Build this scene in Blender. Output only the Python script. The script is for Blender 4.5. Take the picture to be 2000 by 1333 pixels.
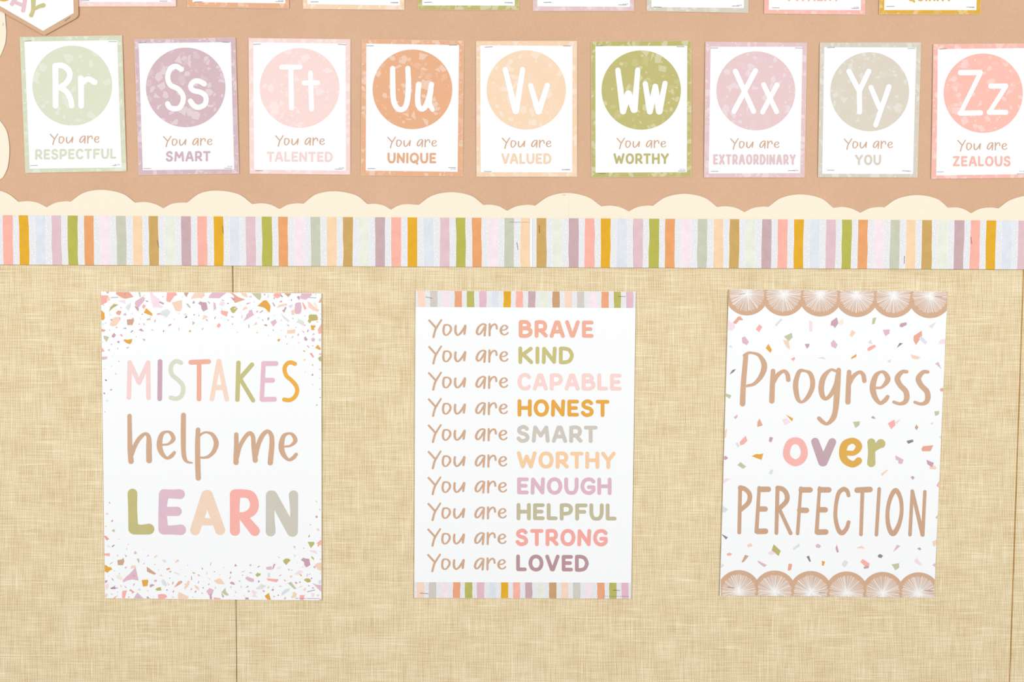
import bpy, math, random
from mathutils import Vector, Matrix

# ------------------------------------------------------------------ camera, world, lights, exposure
C = bpy.context.scene.collection
scn = bpy.context.scene
for o in list(bpy.data.objects):
    bpy.data.objects.remove(o, do_unlink=True)

W, H = 2000, 1333
LENS, SENSOR = 50.0, 36.0
FPX = LENS / SENSOR * W
PITCH, ROLL, YAW = math.atan(FPX / 38000.0), 0.0055, -0.0104
AIM = Vector((0.0, 0.0, 1.35))            # point of the wall the lens looks at
DIST = 2.2
ROT = Matrix.Rotation(YAW, 4, 'Z') @ Matrix.Rotation(math.pi / 2 - PITCH, 4, 'X') @ Matrix.Rotation(ROLL, 4, 'Z')
FWD = ROT.to_3x3() @ Vector((0, 0, -1))
CAMPOS = AIM - FWD * DIST
cam = bpy.data.objects.new('camera', bpy.data.cameras.new('camera'))
cam.data.lens = LENS; cam.data.sensor_width = SENSOR; cam.data.sensor_fit = 'HORIZONTAL'
cam.matrix_world = Matrix.Translation(CAMPOS) @ ROT
C.objects.link(cam); scn.camera = cam

world = bpy.data.worlds.new('world'); scn.world = world; world.use_nodes = True
bg = world.node_tree.nodes['Background']
bg.inputs['Color'].default_value = (0.97, 0.985, 1.0, 1); bg.inputs['Strength'].default_value = 0.385

def area(name, loc, target, power, size, color=(1, 1, 1)):
    l = bpy.data.lights.new(name, 'AREA'); l.energy = power; l.shape = 'SQUARE'; l.size = size; l.color = color
    o = bpy.data.objects.new(name, l); C.objects.link(o); o.location = loc
    o.rotation_euler = (Vector(target) - Vector(loc)).to_track_quat('-Z', 'Y').to_euler()
    return o
area('assumed_side_light_left', (-1.55, -2.5, 1.80), (-0.10, 0, 1.45), 38.5, 0.32, (1.0, 0.985, 0.96))  # assumed lamp, source unseen: side inferred from the inward shadows at paper edges
area('assumed_side_light_right', (1.55, -2.5, 1.80), (0.10, 0, 1.45), 38.5, 0.32, (1.0, 0.985, 0.96))  # matching assumed lamp on the right

scn.view_settings.view_transform = 'Standard'
scn.view_settings.look = 'None'
scn.view_settings.exposure = 0.0
scn.view_settings.gamma = 1.0
scn.view_settings.use_curve_mapping = False
scn.render.film_transparent = False

# ------------------------------------------------------------------ photo pixel -> point on the wall face (y = 0), metres
R3 = ROT.to_3x3()
def P(px, py):
    d = R3 @ Vector(((px - W / 2) / FPX, -(py - H / 2) / FPX, -1))
    t = -CAMPOS.y / d.y
    q = CAMPOS + d * t
    return q.x, q.z

# ------------------------------------------------------------------ materials
ALB = 0.90
def s2l(c):
    c /= 255.0
    return c / 12.92 if c <= 0.04045 else ((c + 0.055) / 1.055) ** 2.4
def lin(rgb, k=ALB):
    return tuple(s2l(v) * k for v in rgb) + (1,)
MATS = {}
def mat(name, rgb, speck=0.0, scale=900.0, rough=0.6, metal=0.0):
    if name in MATS: return MATS[name]
    m = bpy.data.materials.new(name); m.use_nodes = True
    nt = m.node_tree; b = nt.nodes['Principled BSDF']
    b.inputs['Roughness'].default_value = rough; b.inputs['Metallic'].default_value = metal
    b.inputs['Specular IOR Level'].default_value = 0.15
    col = lin(rgb)
    if speck:
        tc = nt.nodes.new('ShaderNodeTexCoord')
        n1 = nt.nodes.new('ShaderNodeTexNoise'); n1.inputs['Scale'].default_value = scale; n1.inputs['Detail'].default_value = 3
        n2 = nt.nodes.new('ShaderNodeTexNoise'); n2.inputs['Scale'].default_value = scale * 0.07; n2.inputs['Detail'].default_value = 2
        nt.links.new(tc.outputs['Object'], n1.inputs['Vector']); nt.links.new(tc.outputs['Object'], n2.inputs['Vector'])
        ad = nt.nodes.new('ShaderNodeMath'); ad.operation = 'ADD'
        nt.links.new(n1.outputs['Fac'], ad.inputs[0]); nt.links.new(n2.outputs['Fac'], ad.inputs[1])
        mr = nt.nodes.new('ShaderNodeMapRange')
        mr.inputs['From Min'].default_value = 0.7; mr.inputs['From Max'].default_value = 1.3
        mr.inputs['To Min'].default_value = 0.0; mr.inputs['To Max'].default_value = 1.0
        nt.links.new(ad.outputs[0], mr.inputs['Value'])
        mx = nt.nodes.new('ShaderNodeMix'); mx.data_type = 'RGBA'
        mx.inputs[6].default_value = tuple(v * (1 - speck) for v in col[:3]) + (1,)
        mx.inputs[7].default_value = tuple(min(v * (1 + speck), 0.95) for v in col[:3]) + (1,)
        nt.links.new(mr.outputs[0], mx.inputs[0]); nt.links.new(mx.outputs[2], b.inputs['Base Color'])
    else:
        b.inputs['Base Color'].default_value = col
    MATS[name] = m
    return m

def weave_material(name, lo, mid, hi):
    m = bpy.data.materials.new(name); m.use_nodes = True
    nt = m.node_tree; b = nt.nodes['Principled BSDF']; b.inputs['Roughness'].default_value = 0.8
    b.inputs['Specular IOR Level'].default_value = 0.1
    N = nt.nodes.new; L = nt.links.new
    tc = N('ShaderNodeTexCoord'); sep = N('ShaderNodeSeparateXYZ'); L(tc.outputs['Object'], sep.inputs[0])
    def math_(op, a, b_=None, clamp=False):
        n = N('ShaderNodeMath'); n.operation = op; n.use_clamp = clamp
        for i, v in enumerate((a, b_)):
            if v is None: continue
            if isinstance(v, (int, float)): n.inputs[i].default_value = v
            else: L(v, n.inputs[i])
        return n.outputs[0]
    def noise(sx, sz, detail=2.0):
        mp = N('ShaderNodeMapping'); mp.inputs['Scale'].default_value = (sx, 1, sz); L(tc.outputs['Object'], mp.inputs[0])
        n = N('ShaderNodeTexNoise'); n.inputs['Scale'].default_value = 1.0; n.inputs['Detail'].default_value = detail
        L(mp.outputs[0], n.inputs['Vector']); return n.outputs['Fac']
    warp = noise(16, 9, 1); warp2 = noise(9, 16, 1)
    def thread(axis, pitch, wp):
        ph = math_('MULTIPLY', sep.outputs[axis], 2 * math.pi / pitch)
        ph = math_('ADD', ph, math_('MULTIPLY', wp, 9.0))
        return math_('MULTIPLY_ADD', math_('SINE', ph), 0.5) if False else math_('ADD', math_('MULTIPLY', math_('SINE', ph), 0.5), 0.5)
    sx = thread('X', 0.00262, warp); sz = thread('Z', 0.00208, warp2)
    va = noise(390, 26); hb = noise(26, 430); rv = noise(20, 34, 1); rh = noise(34, 20, 1); big = noise(5, 5, 2)
    lum = math_('SUBTRACT', 1.0, sx), math_('SUBTRACT', 1.0, sz)
    dots = math_('MULTIPLY', lum[0], lum[1])
    h = math_('SUBTRACT', 0.91, math_('MULTIPLY', dots, 0.40))
    h = math_('SUBTRACT', h, math_('MULTIPLY', lum[0], math_('MULTIPLY', rv, 0.40)))
    h = math_('SUBTRACT', h, math_('MULTIPLY', lum[1], math_('MULTIPLY', rh, 0.36)))
    h = math_('ADD', h, math_('MULTIPLY', math_('SUBTRACT', va, 0.5), 0.46))
    h = math_('ADD', h, math_('MULTIPLY', math_('SUBTRACT', hb, 0.5), 0.46))
    h = math_('ADD', h, math_('MULTIPLY', math_('SUBTRACT', noise(1000, 1000, 1), 0.5), 0.70))
    h = math_('ADD', h, math_('MULTIPLY', math_('SUBTRACT', noise(13, 470, 0), 0.64, True), 1.3))
    h = math_('ADD', h, math_('MULTIPLY', math_('SUBTRACT', noise(430, 15, 0), 0.66, True), 1.1))
    h = math_('ADD', h, math_('MULTIPLY', math_('SUBTRACT', big, 0.5), 0.06))
    cr = N('ShaderNodeValToRGB'); L(h, cr.inputs[0])
    e = cr.color_ramp.elements
    e[0].position = 0.10; e[0].color = lin(lo); e[1].position = 0.94; e[1].color = lin(hi)
    k = e.new(0.60); k.color = lin(mid)
    L(cr.outputs[0], b.inputs['Base Color'])
    bp = N('ShaderNodeBump'); bp.inputs['Strength'].default_value = 0.25; bp.inputs['Distance'].default_value = 0.0006
    L(h, bp.inputs['Height']); L(bp.outputs[0], b.inputs['Normal'])
    MATS[name] = m
    return m

def linen_paper_material(name, rgb):
    m = bpy.data.materials.new(name); m.use_nodes = True
    nt = m.node_tree; b = nt.nodes['Principled BSDF']; b.inputs['Roughness'].default_value = 0.75
    b.inputs['Specular IOR Level'].default_value = 0.1
    N = nt.nodes.new; L = nt.links.new
    tc = N('ShaderNodeTexCoord')
    out = None
    for sc, det, wgt in (((900, 1, 120), 1, .30), ((120, 1, 900), 1, .30), ((1000, 1, 1000), 1, .35), ((9, 1, 9), 3, .30), ((40, 1, 60), 2, .15)):
        mp = N('ShaderNodeMapping'); mp.inputs['Scale'].default_value = sc; L(tc.outputs['Object'], mp.inputs[0])
        n = N('ShaderNodeTexNoise'); n.inputs['Scale'].default_value = 1; n.inputs['Detail'].default_value = det; L(mp.outputs[0], n.inputs['Vector'])
        a = N('ShaderNodeMath'); a.operation = 'MULTIPLY_ADD'; L(n.outputs['Fac'], a.inputs[0]); a.inputs[1].default_value = wgt
        if out is None: a.inputs[2].default_value = -0.2
        else: L(out, a.inputs[2])
        out = a.outputs[0]
    cr = N('ShaderNodeValToRGB'); L(out, cr.inputs[0]); e = cr.color_ramp.elements
    e[0].position = 0.2; e[0].color = lin(tuple(v * f for v, f in zip(rgb, (.945, .925, .90))))
    e[1].position = 0.8; e[1].color = lin(tuple(min(255, v * f) for v, f in zip(rgb, (1.05, 1.07, 1.09))))
    L(cr.outputs[0], b.inputs['Base Color'])
    MATS[name] = m
    return m

white = mat('white_paper', (253, 254, 256))
PAL = dict(p=(250, 228, 236), s=(238, 175, 152), c=(252, 183, 174), g=(226, 229, 236), u=(206, 168, 182), m=(230, 192, 206),
           o=(202, 204, 172), O=(194, 187, 120), y=(234, 174, 76), e=(250, 217, 194), b=(213, 172, 146), k=(150, 136, 148),
           w=(230, 231, 226), t=(250, 238, 224))
CM = {k: mat('ink_' + n, PAL[k], 0.03) for k, n in dict(p='pale_pink', s='salmon', c='coral', g='pale_blue', u='plum', m='mauve',
      o='sage', O='olive', y='mustard', e='peach', b='brown', k='grey_plum', w='pale_grey', t='cream').items()}
TAN = mat('ink_tan', (216, 177, 147), 0.03)
TANC = mat('ink_caption_tan', (216, 176, 146), 0.03)
EDGE = mat('trimmed_paper_edge', (248, 226, 200))
STEEL = mat('staple_steel', (98, 98, 101), rough=0.45, metal=0.35)
GREYINK = mat('ink_grey', (120, 120, 122))

# ------------------------------------------------------------------ objects
def tag(o, label=None, cat=None, group=None, kind=None):
    if label: o['label'] = label
    if cat: o['category'] = cat
    if group: o['group'] = group
    if kind: o['kind'] = kind
    return o

class MB:
    """collects faces given as 3D points, builds one mesh object"""
    def __init__(s): s.v = []; s.f = []; s.m = []; s.mats = []
    def mi(s, m):
        if m not in s.mats: s.mats.append(m)
        return s.mats.index(m)
    def face(s, pts, m):
        if len(pts) < 3: return
        i = len(s.v); s.v += pts; s.f.append(list(range(i, i + len(pts)))); s.m.append(s.mi(m))
    def idx(s, pts):
        i = len(s.v); s.v += pts; return i
    def faces(s, fs, m):
        k = s.mi(m)
        for f in fs: s.f.append(list(f)); s.m.append(k)
    def build(s, name, parent=None, solid=0.0, front=True):
        me = bpy.data.meshes.new(name)
        fs = []
        for f in s.f:
            if front:                                   # turn every face towards the room (-y)
                n = Vector((0, 0, 0)); p = [Vector(s.v[i]) for i in f]
                for a, b_ in zip(p, p[1:] + p[:1]): n += a.cross(b_)
                if n.y > 0: f = f[::-1]
            fs.append(f)
        me.from_pydata(s.v, [], fs)
        for m in s.mats: me.materials.append(m)
        for pl, k in zip(me.polygons, s.m): pl.material_index = k
        me.update()
        o = bpy.data.objects.new(name, me); C.objects.link(o)
        if parent: o.parent = parent
        if solid:
            md = o.modifiers.new('paper_thickness', 'SOLIDIFY'); md.thickness = solid; md.offset = -1
        return o

class Item:
    """a sheet pinned to the wall: corners in photo pixels (TL, TR, BR, BL), distance off the wall and a gentle bulge"""
    def __init__(s, name, label, cat, corners, base, bulge=None, group=None):
        s.c = corners; s.base = base; s.bf = bulge
        bx = (corners[2][0] + corners[3][0]) / 2; by = (corners[2][1] + corners[3][1]) / 2
        s.X, s.Z = P(bx, by)
        s.root = bpy.data.objects.new(name, None); C.objects.link(s.root)
        s.root.location = (s.X, 0, s.Z); s.root.empty_display_size = 0.03
        tag(s.root, label, cat, group)
        (x0, y0), (x1, y1), _, (x3, y3) = corners
        ax, ay, bx_, by_ = x1 - x0, y1 - y0, x3 - x0, y3 - y0
        det = ax * by_ - ay * bx_
        s.inv = (by_ / det, -bx_ / det, -ay / det, ax / det)
    def uv(s, px, py):
        dx, dy = px - s.c[0][0], py - s.c[0][1]
        return s.inv[0] * dx + s.inv[1] * dy, s.inv[2] * dx + s.inv[3] * dy
    def v(s, px, py, d=0.0):
        X, Z = P(px, py)
        q = s.base + d
        if s.bf:
            u, w = s.uv(px, py); u = min(max(u, 0), 1); w = min(max(w, 0), 1)
            q += s.bf(u, w)
        return (X - s.X, -q, Z - s.Z)
    def bil(s, u, w, c=None):
        a, b_, c_, d = c or s.c
        return ((a[0] * (1 - u) + b_[0] * u) * (1 - w) + (d[0] * (1 - u) + c_[0] * u) * w,
                (a[1] * (1 - u) + b_[1] * u) * (1 - w) + (d[1] * (1 - u) + c_[1] * u) * w)
    def grid(s, mb, m, d=0.0, corners=None, nu=18, nv=24):
        c = corners or s.c
        i = mb.idx([s.v(*s.bil(a / nu, b_ / nv, c), d) for b_ in range(nv + 1) for a in range(nu + 1)])
        mb.faces([(i + r * (nu + 1) + k, i + r * (nu + 1) + k + 1, i + (r + 1) * (nu + 1) + k + 1, i + (r + 1) * (nu + 1) + k)
                  for r in range(nv) for k in range(nu)], m)
    def teeth(s, mb, m, sides='TRBL', pitch=2.2, amp=1.0):
        c = s.c
        E = {'T': (c[0], c[1]), 'R': (c[1], c[2]), 'B': (c[2], c[3]), 'L': (c[3], c[0])}
        for k in sides:
            a, b_ = E[k]; L = math.hypot(b_[0] - a[0], b_[1] - a[1]); n = int(L / pitch)
            ux, uy = (b_[0] - a[0]) / L, (b_[1] - a[1]) / L; nx, ny = uy, -ux
            for i in range(n):
                t0, t1, tm = i / n * L, (i + 0.92) / n * L, (i + 0.46) / n * L
                mb.face([s.v(a[0] + ux * t0, a[1] + uy * t0), s.v(a[0] + ux * (tm - .35) + nx * amp, a[1] + uy * (tm - .35) + ny * amp),
                         s.v(a[0] + ux * (tm + .35) + nx * amp, a[1] + uy * (tm + .35) + ny * amp), s.v(a[0] + ux * t1, a[1] + uy * t1)], m)

# ---- 2D helpers (pixel plane)
def clip(poly, cl):
    """Sutherland-Hodgman against a convex polygon"""
    area2 = sum(a[0] * b_[1] - b_[0] * a[1] for a, b_ in zip(cl, cl[1:] + cl[:1]))
    if area2 < 0: cl = cl[::-1]
    out = poly
    for a, b_ in zip(cl, cl[1:] + cl[:1]):
        inp, out = out, []
        def side(p): return (b_[0] - a[0]) * (p[1] - a[1]) - (b_[1] - a[1]) * (p[0] - a[0])
        for p, q in zip(inp, inp[1:] + inp[:1]):
            sp, sq = side(p), side(q)
            if sp >= 0: out.append(p)
            if (sp >= 0) != (sq >= 0):
                t = sp / (sp - sq); out.append((p[0] + (q[0] - p[0]) * t, p[1] + (q[1] - p[1]) * t))
        if not out: return []
    return out

def catmull(pts, n=9):
    if len(pts) < 3: return pts
    closed = abs(pts[0][0] - pts[-1][0]) < 1e-6 and abs(pts[0][1] - pts[-1][1]) < 1e-6
    q = ([pts[-2]] if closed else [tuple(2 * a - b_ for a, b_ in zip(pts[0], pts[1]))]) + pts + \
        ([pts[1]] if closed else [tuple(2 * a - b_ for a, b_ in zip(pts[-1], pts[-2]))])
    out = []
    for i in range(1, len(q) - 2):
        p0, p1, p2, p3 = q[i - 1:i + 3]
        for k in range(n):
            t = k / n
            out.append(tuple(0.5 * (2 * b_ + (c - a) * t + (2 * a - 5 * b_ + 4 * c - d) * t * t + (-a + 3 * b_ - 3 * c + d) * t ** 3)
                             for a, b_, c, d in zip(p0, p1, p2, p3)))
    out.append(q[-2])
    return out

def stroke(it, mb, m, kind, pts, d, zi=0):
    """pts: (x, y, width) in pixels. 'l' = straight capsules, 's' = smooth brush stroke. Returns next height index"""
    STEP = 6e-6
    def cap(c, r, a0, a1, n=12):
        return [(c[0] + r * math.cos(a0 + (a1 - a0) * i / n), c[1] + r * math.sin(a0 + (a1 - a0) * i / n)) for i in range(n + 1)]
    if kind == 'l':
        for p, q in zip(pts, pts[1:]):
            a = math.atan2(q[1] - p[1], q[0] - p[0])
            poly = cap(p, p[2] / 2, a + math.pi / 2, a + 1.5 * math.pi) + cap(q, q[2] / 2, a - math.pi / 2, a + math.pi / 2)
            mb.face([it.v(x, y, d + zi * STEP) for x, y in poly], m); zi += 1.5
        return zi
    c = catmull(pts)
    n = len(c); Lp = []; Rp = []
    for i, p in enumerate(c):
        a = c[max(i - 1, 0)]; b_ = c[min(i + 1, n - 1)]
        tx, ty = b_[0] - a[0], b_[1] - a[1]; L = math.hypot(tx, ty) or 1e-9
        nx, ny = -ty / L * p[2] / 2, tx / L * p[2] / 2
        z = d + (zi + 1.2 * i / n) * STEP
        kl = kr = 1.0                               # the inside of a tight bend never passes the centre of the bend
        if 0 < i < n - 1:
            ux, uy, vx, vy = p[0] - a[0], p[1] - a[1], b_[0] - p[0], b_[1] - p[1]
            cr = ux * vy - uy * vx; den = math.hypot(ux, uy) * math.hypot(vx, vy) * L
            if abs(cr) > 1e-12 and p[2] > 0:
                f = min(1.0, max(0.12, 0.96 * den / (2 * abs(cr)) / (p[2] / 2)))
                if cr > 0: kl = f
                else: kr = f
        Lp.append(it.v(p[0] + nx * kl, p[1] + ny * kl, z)); Rp.append(it.v(p[0] - nx * kr, p[1] - ny * kr, z))
    for i in range(n - 1):                      # quads step in height so that folds in tight bends never coincide
        e = (i % 4) * 2.5e-6
        mb.face([(q[0], q[1] - e, q[2]) for q in (Lp[i], Lp[i + 1], Rp[i + 1], Rp[i])], m)
    a = math.atan2(c[1][1] - c[0][1], c[1][0] - c[0][0]); b_ = math.atan2(c[-1][1] - c[-2][1], c[-1][0] - c[-2][0])
    mb.face([it.v(x, y, d + zi * STEP) for x, y in cap(c[0], c[0][2] / 2, a + math.pi / 2, a + 1.5 * math.pi)], m)
    mb.face([it.v(x, y, d + (zi + 1.2) * STEP) for x, y in cap(c[-1], c[-1][2] / 2, b_ - math.pi / 2, b_ + math.pi / 2)], m)
    return zi + 4

def parse(txt, w=None):
    """'l 1,2,w 3,4 ; s ...' -> [(kind, [(x,y,w)])] ; a missing width keeps the last one"""
    out = []
    for part in txt.split(';'):
        t = part.split()
        if not t: continue
        cur = w; pts = []
        for q in t[1:]:
            n = [float(k) for k in q.split(',')]
            if len(n) == 3: cur = n[2]
            pts.append((n[0], n[1], cur))
        out.append((t[0], pts))
    return out

def draw(it, mb, m, txt, fx, d=0.00016, w=None, zi=0):
    """fx: (x0, y0, scale) crop -> pixel, or a function (x, y) -> pixel with .s for widths"""
    for kind, pts in parse(txt, w):
        if callable(fx): q = [fx(*p) for p in pts]
        else: q = [(fx[0] + x * fx[2], fx[1] + y * fx[2], ww * fx[2]) for x, y, ww in pts]
        zi = stroke(it, mb, m, kind, q, d, zi)
    return zi

# ---- rounded bold capitals, centre lines in a unit box (y down); widths include the stroke, in cap heights
CAPS = {
 'A': (.87, 'l 0,1 .40,.02 .60,.02 1,1 ; l .2,.68 .8,.68'), 'B': (.80, 's .04,0 .3,0 .62,.02 .86,.22 .62,.44 .05,.46 ; s .05,.46 .6,.45 .98,.60 .95,.86 .6,1 .06,1 ; l .02,.02 .02,.98'),
 'C': (.78, 's 1,.16 .8,.02 .5,0 .18,.12 0,.5 .16,.86 .5,1 .8,.98 1,.86'), 'D': (.82, 's .02,0 .38,0 .78,.12 1,.5 .8,.88 .4,1 .02,1 ; l .02,.02 .02,.98'),
 'E': (.68, 'l .04,.02 .04,.98 ; l .06,.02 1,.02 ; l .06,.49 .86,.49 ; l .06,.98 1,.98'), 'F': (.72, 'l .04,.02 .04,1 ; l .06,.02 1,.02 ; l .06,.49 .86,.49'),
 'G': (.85, 's 1,.16 .8,.02 .5,0 .18,.12 0,.5 .16,.86 .5,1 .8,.96 1,.8 1,.6 ; l 1,.57 .58,.57'), 'H': (.81, 'l 0,0 0,1 ; l 1,0 1,1 ; l 0,.5 1,.5'),
 'I': (.25, 'l .5,0 .5,1'), 'K': (.80, 'l 0,0 0,1 ; l .96,.02 .12,.52 ; l .3,.46 1,1'), 'L': (.63, 'l .03,0 .03,.97 ; l .05,.98 1,.98'),
 'M': (1.06, 'l .02,1 .12,.02 .5,.62 .88,.02 .98,1'), 'N': (.81, 'l 0,1 .04,.02 .94,.98 1,0'), 'O': (.88, 's .5,0 .15,.13 0,.5 .15,.87 .5,1 .85,.87 1,.5 .85,.13 .5,0'),
 'P': (.77, 's .03,.02 .5,0 .86,.08 1,.32 .84,.55 .5,.63 .03,.63 ; l .03,.02 .03,1'), 'Q': (.92, 's .5,0 .15,.13 0,.5 .15,.87 .5,1 .85,.87 1,.5 .85,.13 .5,0 ; l .62,.84 .92,1.16'),
 'R': (.77, 's .03,.02 .5,0 .82,.08 .94,.3 .82,.52 .5,.6 .03,.6 ; l .03,.02 .03,1 ; l .45,.58 1,.98'), 'S': (.74, 's .92,.13 .7,.01 .4,0 .1,.13 .08,.32 .35,.45 .75,.53 .98,.72 .88,.92 .5,1.01 .2,.97 0,.83'),
 'T': (.78, 'l 0,.02 1,.02 ; l .5,.04 .5,1'), 'U': (.81, 's 0,0 0,.3 .01,.62 .18,.93 .5,1 .82,.93 .99,.62 1,.3 1,0'), 'V': (.84, 'l 0,0 .44,.98 ; l .56,.98 1,0 ; l .44,.98 .56,.98'),
 'W': (1.15, 'l 0,0 .24,.98 .5,.25 .76,.98 1,0'), 'X': (.82, 'l .02,0 .98,1 ; l .98,0 .02,1'), 'Y': (.84, 'l 0,0 .5,.52 ; l 1,0 .5,.52 .5,1'), 'Z': (.75, 'l .02,.02 .96,.02 .04,.98 1,.98')}

def word(it, mb, text, m, x0, x1, yt, yb, slope=0.0, d=0.00016, sw=None):
    Hh = yb - yt; sw = sw or Hh * 0.218
    gap = 0.11; kern = {'AV': .02, 'LT': .02, 'VA': .02, 'TA': .03, 'RT': .08, 'TY': .08, 'AL': .09, 'LU': .1}
    tot = sum(CAPS[c][0] for c in text) + sum(kern.get(a + b_, gap) for a, b_ in zip(text, text[1:]))
    sx = (x1 - x0) / tot; x = x0
    for i, ch in enumerate(text):
        wd = CAPS[ch][0] * sx; swx = min(sw, wd * 0.62)
        def fx(u, v_, w_, a=x + swx / 2, b_=wd - swx):
            X = a + u * b_; return (X, yt + sw / 2 + v_ * (Hh - sw) + slope * (X - x0), swx if ch != 'I' else min(sw, wd))
        if ch == 'I':
            def fx(u, v_, w_, a=x + wd / 2): return (a, yt + sw / 2 + v_ * (Hh - sw) + slope * (a - x0), min(sw, wd * 1.05))
        draw(it, mb, m, CAPS[ch][1], fx, d, w=1.0)
        x += wd + (kern.get(ch + text[i + 1], gap) * sx if i + 1 < len(text) else 0)

YOU_ARE = ('l 185,160,42 320,310,44 ; s 420,150,38 360,245,42 310,330,46 285,410,44 267,485,46 ;'
           's 520,245,36 480,260,44 462,350,46 475,420,44 515,448,30 560,420,38 605,350,46 600,285,44 560,248,34 520,245,36 ;'
           's 700,265,46 693,330,48 700,400,50 735,445,34 790,410,44 850,330,48 885,260,46 ; l 890,265,44 868,420,46 ;'
           's 1270,235,40 1220,228,34 1150,280,44 1112,370,48 1125,420,44 1155,430,34 1200,390,40 1265,280,40 ; l 1280,245,44 1262,450,44 ;'
           'l 1360,225,42 1358,448,44 ; s 1368,330,36 1400,265,38 1455,228,36 1490,255,40 1500,315,42 ;'
           's 1600,345,26 1660,335,28 1705,295,36 1680,260,34 1645,252,24 1600,280,38 1575,345,48 1592,405,42 1640,435,28 1690,420,32 1715,392,30')
def you_are(it, parent, x0, x1, yt, yb, slope=0.0, wk=.84):
    k = (x1 - x0) / 1570.0; ky = (yb - yt) / 372.0
    mb = MB()
    draw(it, mb, TANC, YOU_ARE, lambda x, y, w: (x0 + (x - 160) * k, yt + (y - 130) * ky + slope * (x - 160) * k, w * k * wk), 0.00016)
    return mb.build('caption_print', parent)

def staple(it, a, b_, d=0.0004, w=0.00055):
    """steel staple: crown bar with two legs bent into the wall"""
    A = Vector(it.v(*a, d)); B = Vector(it.v(*b_, d)); t = (B - A).normalized(); n = Vector((0, 1, 0)); s_ = t.cross(n).normalized()
    path = [A + n * 0.0012, A + n * 0.0002 + t * 0.0001, A + t * 0.0005, B - t * 0.0005, B + n * 0.0002 - t * 0.0001, B + n * 0.0012]
    mb = MB(); ids = []
    for i, p in enumerate(path):
        a_ = path[max(i - 1, 0)]; c = path[min(i + 1, len(path) - 1)]; tt = (c - a_).normalized(); up = s_.cross(tt).normalized()
        ids.append(mb.idx([tuple(p + s_ * (w * x) + up * (w * y * .8)) for x, y in ((-.5, -.5), (.5, -.5), (.5, .5), (-.5, .5))]))
    for i, j in zip(ids, ids[1:]):
        mb.faces([(i + k, i + (k + 1) % 4, j + (k + 1) % 4, j + k) for k in range(4)], STEEL)
    mb.faces([(ids[0], ids[0] + 1, ids[0] + 2, ids[0] + 3), (ids[-1] + 3, ids[-1] + 2, ids[-1] + 1, ids[-1])], STEEL)
    return mb.build('staple', it.root, front=False)

def tiny_text(it, body, x, y, wpx, name='copyright_print', rot=0.0, d=0.00016, m=None):
    """small print: built-in font turned into mesh; (x, y) left end of the base line"""
    cu = bpy.data.curves.new('tmp', 'FONT'); cu.body = body; cu.size = 1.0; cu.resolution_u = 2
    to = bpy.data.objects.new('tmp', cu); C.objects.link(to)
    dg = bpy.context.evaluated_depsgraph_get(); me = bpy.data.meshes.new_from_object(to.evaluated_get(dg))
    xs = [v.co.x for v in me.vertices]; k = wpx / (max(xs) - min(xs)); x_ = min(xs)
    ca, sa = math.cos(rot), math.sin(rot)
    pts = []
    for v in me.vertices:
        a, b_ = (v.co.x - x_) * k, -v.co.y * k
        pts.append(it.v(x + a * ca - b_ * sa, y + a * sa + b_ * ca, d))
    mb = MB(); mb.idx(pts); mb.faces([tuple(p.vertices) for p in me.polygons], m or GREYINK)
    bpy.data.objects.remove(to); bpy.data.curves.remove(cu); bpy.data.meshes.remove(me)
    return mb.build(name, it.root)

class Layers:
    """gives every printed chip its own height over the chips it overlaps"""
    def __init__(s): s.b = []
    def pick(s, poly):
        x0, x1 = min(p[0] for p in poly), max(p[0] for p in poly); y0, y1 = min(p[1] for p in poly), max(p[1] for p in poly)
        used = {k for a0, a1, b0, b1, k in s.b if a0 < x1 + .3 and x0 < a1 + .3 and b0 < y1 + .3 and y0 < b1 + .3}
        k = (max(used) + 1) if used and max(used) < 11 else next(i for i in range(200) if i not in used)
        s.b.append((x0, x1, y0, y1, k)); return k

def fleck(rng, x, y, r):
    n = rng.choice((3, 4, 4, 5, 5, 6)); a0 = rng.uniform(0, 6.3); el = rng.uniform(.45, 1); th = rng.uniform(0, 3.14)
    out = []
    for i in range(n):
        a = a0 + 6.283 * (i + rng.uniform(-.25, .25)) / n; q = r * rng.uniform(.7, 1.1)
        u, v = q * math.cos(a), q * math.sin(a) * el
        out.append((x + u * math.cos(th) - v * math.sin(th), y + u * math.sin(th) + v * math.cos(th)))
    return out
# ------------------------------------------------------------------ the wall: woven fabric panels
WEAVE = weave_material('woven_wall_fabric', (180, 146, 98), (235, 213, 168), (255, 243, 214))
BEHIND = mat('fibreboard_behind', (150, 100, 38))
def panel(name, pxl, pxr):
    """pxl / pxr: ((x,y),(x,y)) pixel lines of its left and right edge, or an x in metres"""
    def line(q):
        if isinstance(q, float): return q, q
        (xa, ya), (xb, yb) = q
        a = P(xa, ya); b_ = P(xb, yb); k = (b_[0] - a[0]) / (b_[1] - a[1])
        return a[0] + k * (2.35 - a[1]), a[0] + k * (0.25 - a[1])
    l, r = line(pxl), line(pxr); T, B, D, v = 2.35, 0.25, 0.012, 0.0009
    fr = [(l[0] + v, 0, T - v), (r[0] - v, 0, T - v), (r[1] - v, 0, B + v), (l[1] + v, 0, B + v)]
    md = [(l[0], v, T), (r[0], v, T), (r[1], v, B), (l[1], v, B)]
    bk = [(x, D, z) for x, _, z in md]
    mb = MB(); i = mb.idx(fr + md + bk)
    mb.faces([(0, 3, 2, 1)] + [(k, (k + 1) % 4, 4 + (k + 1) % 4, 4 + k) for k in range(4)] +
             [(4 + k, 4 + (k + 1) % 4, 8 + (k + 1) % 4, 8 + k) for k in range(4)] + [(8, 9, 10, 11)], WEAVE)
    o = mb.build(name, front=False); o['kind'] = 'structure'
    return o
panel('wall_left', -1.5, ((453.4, 520), (461.6, 1333)))
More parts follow.
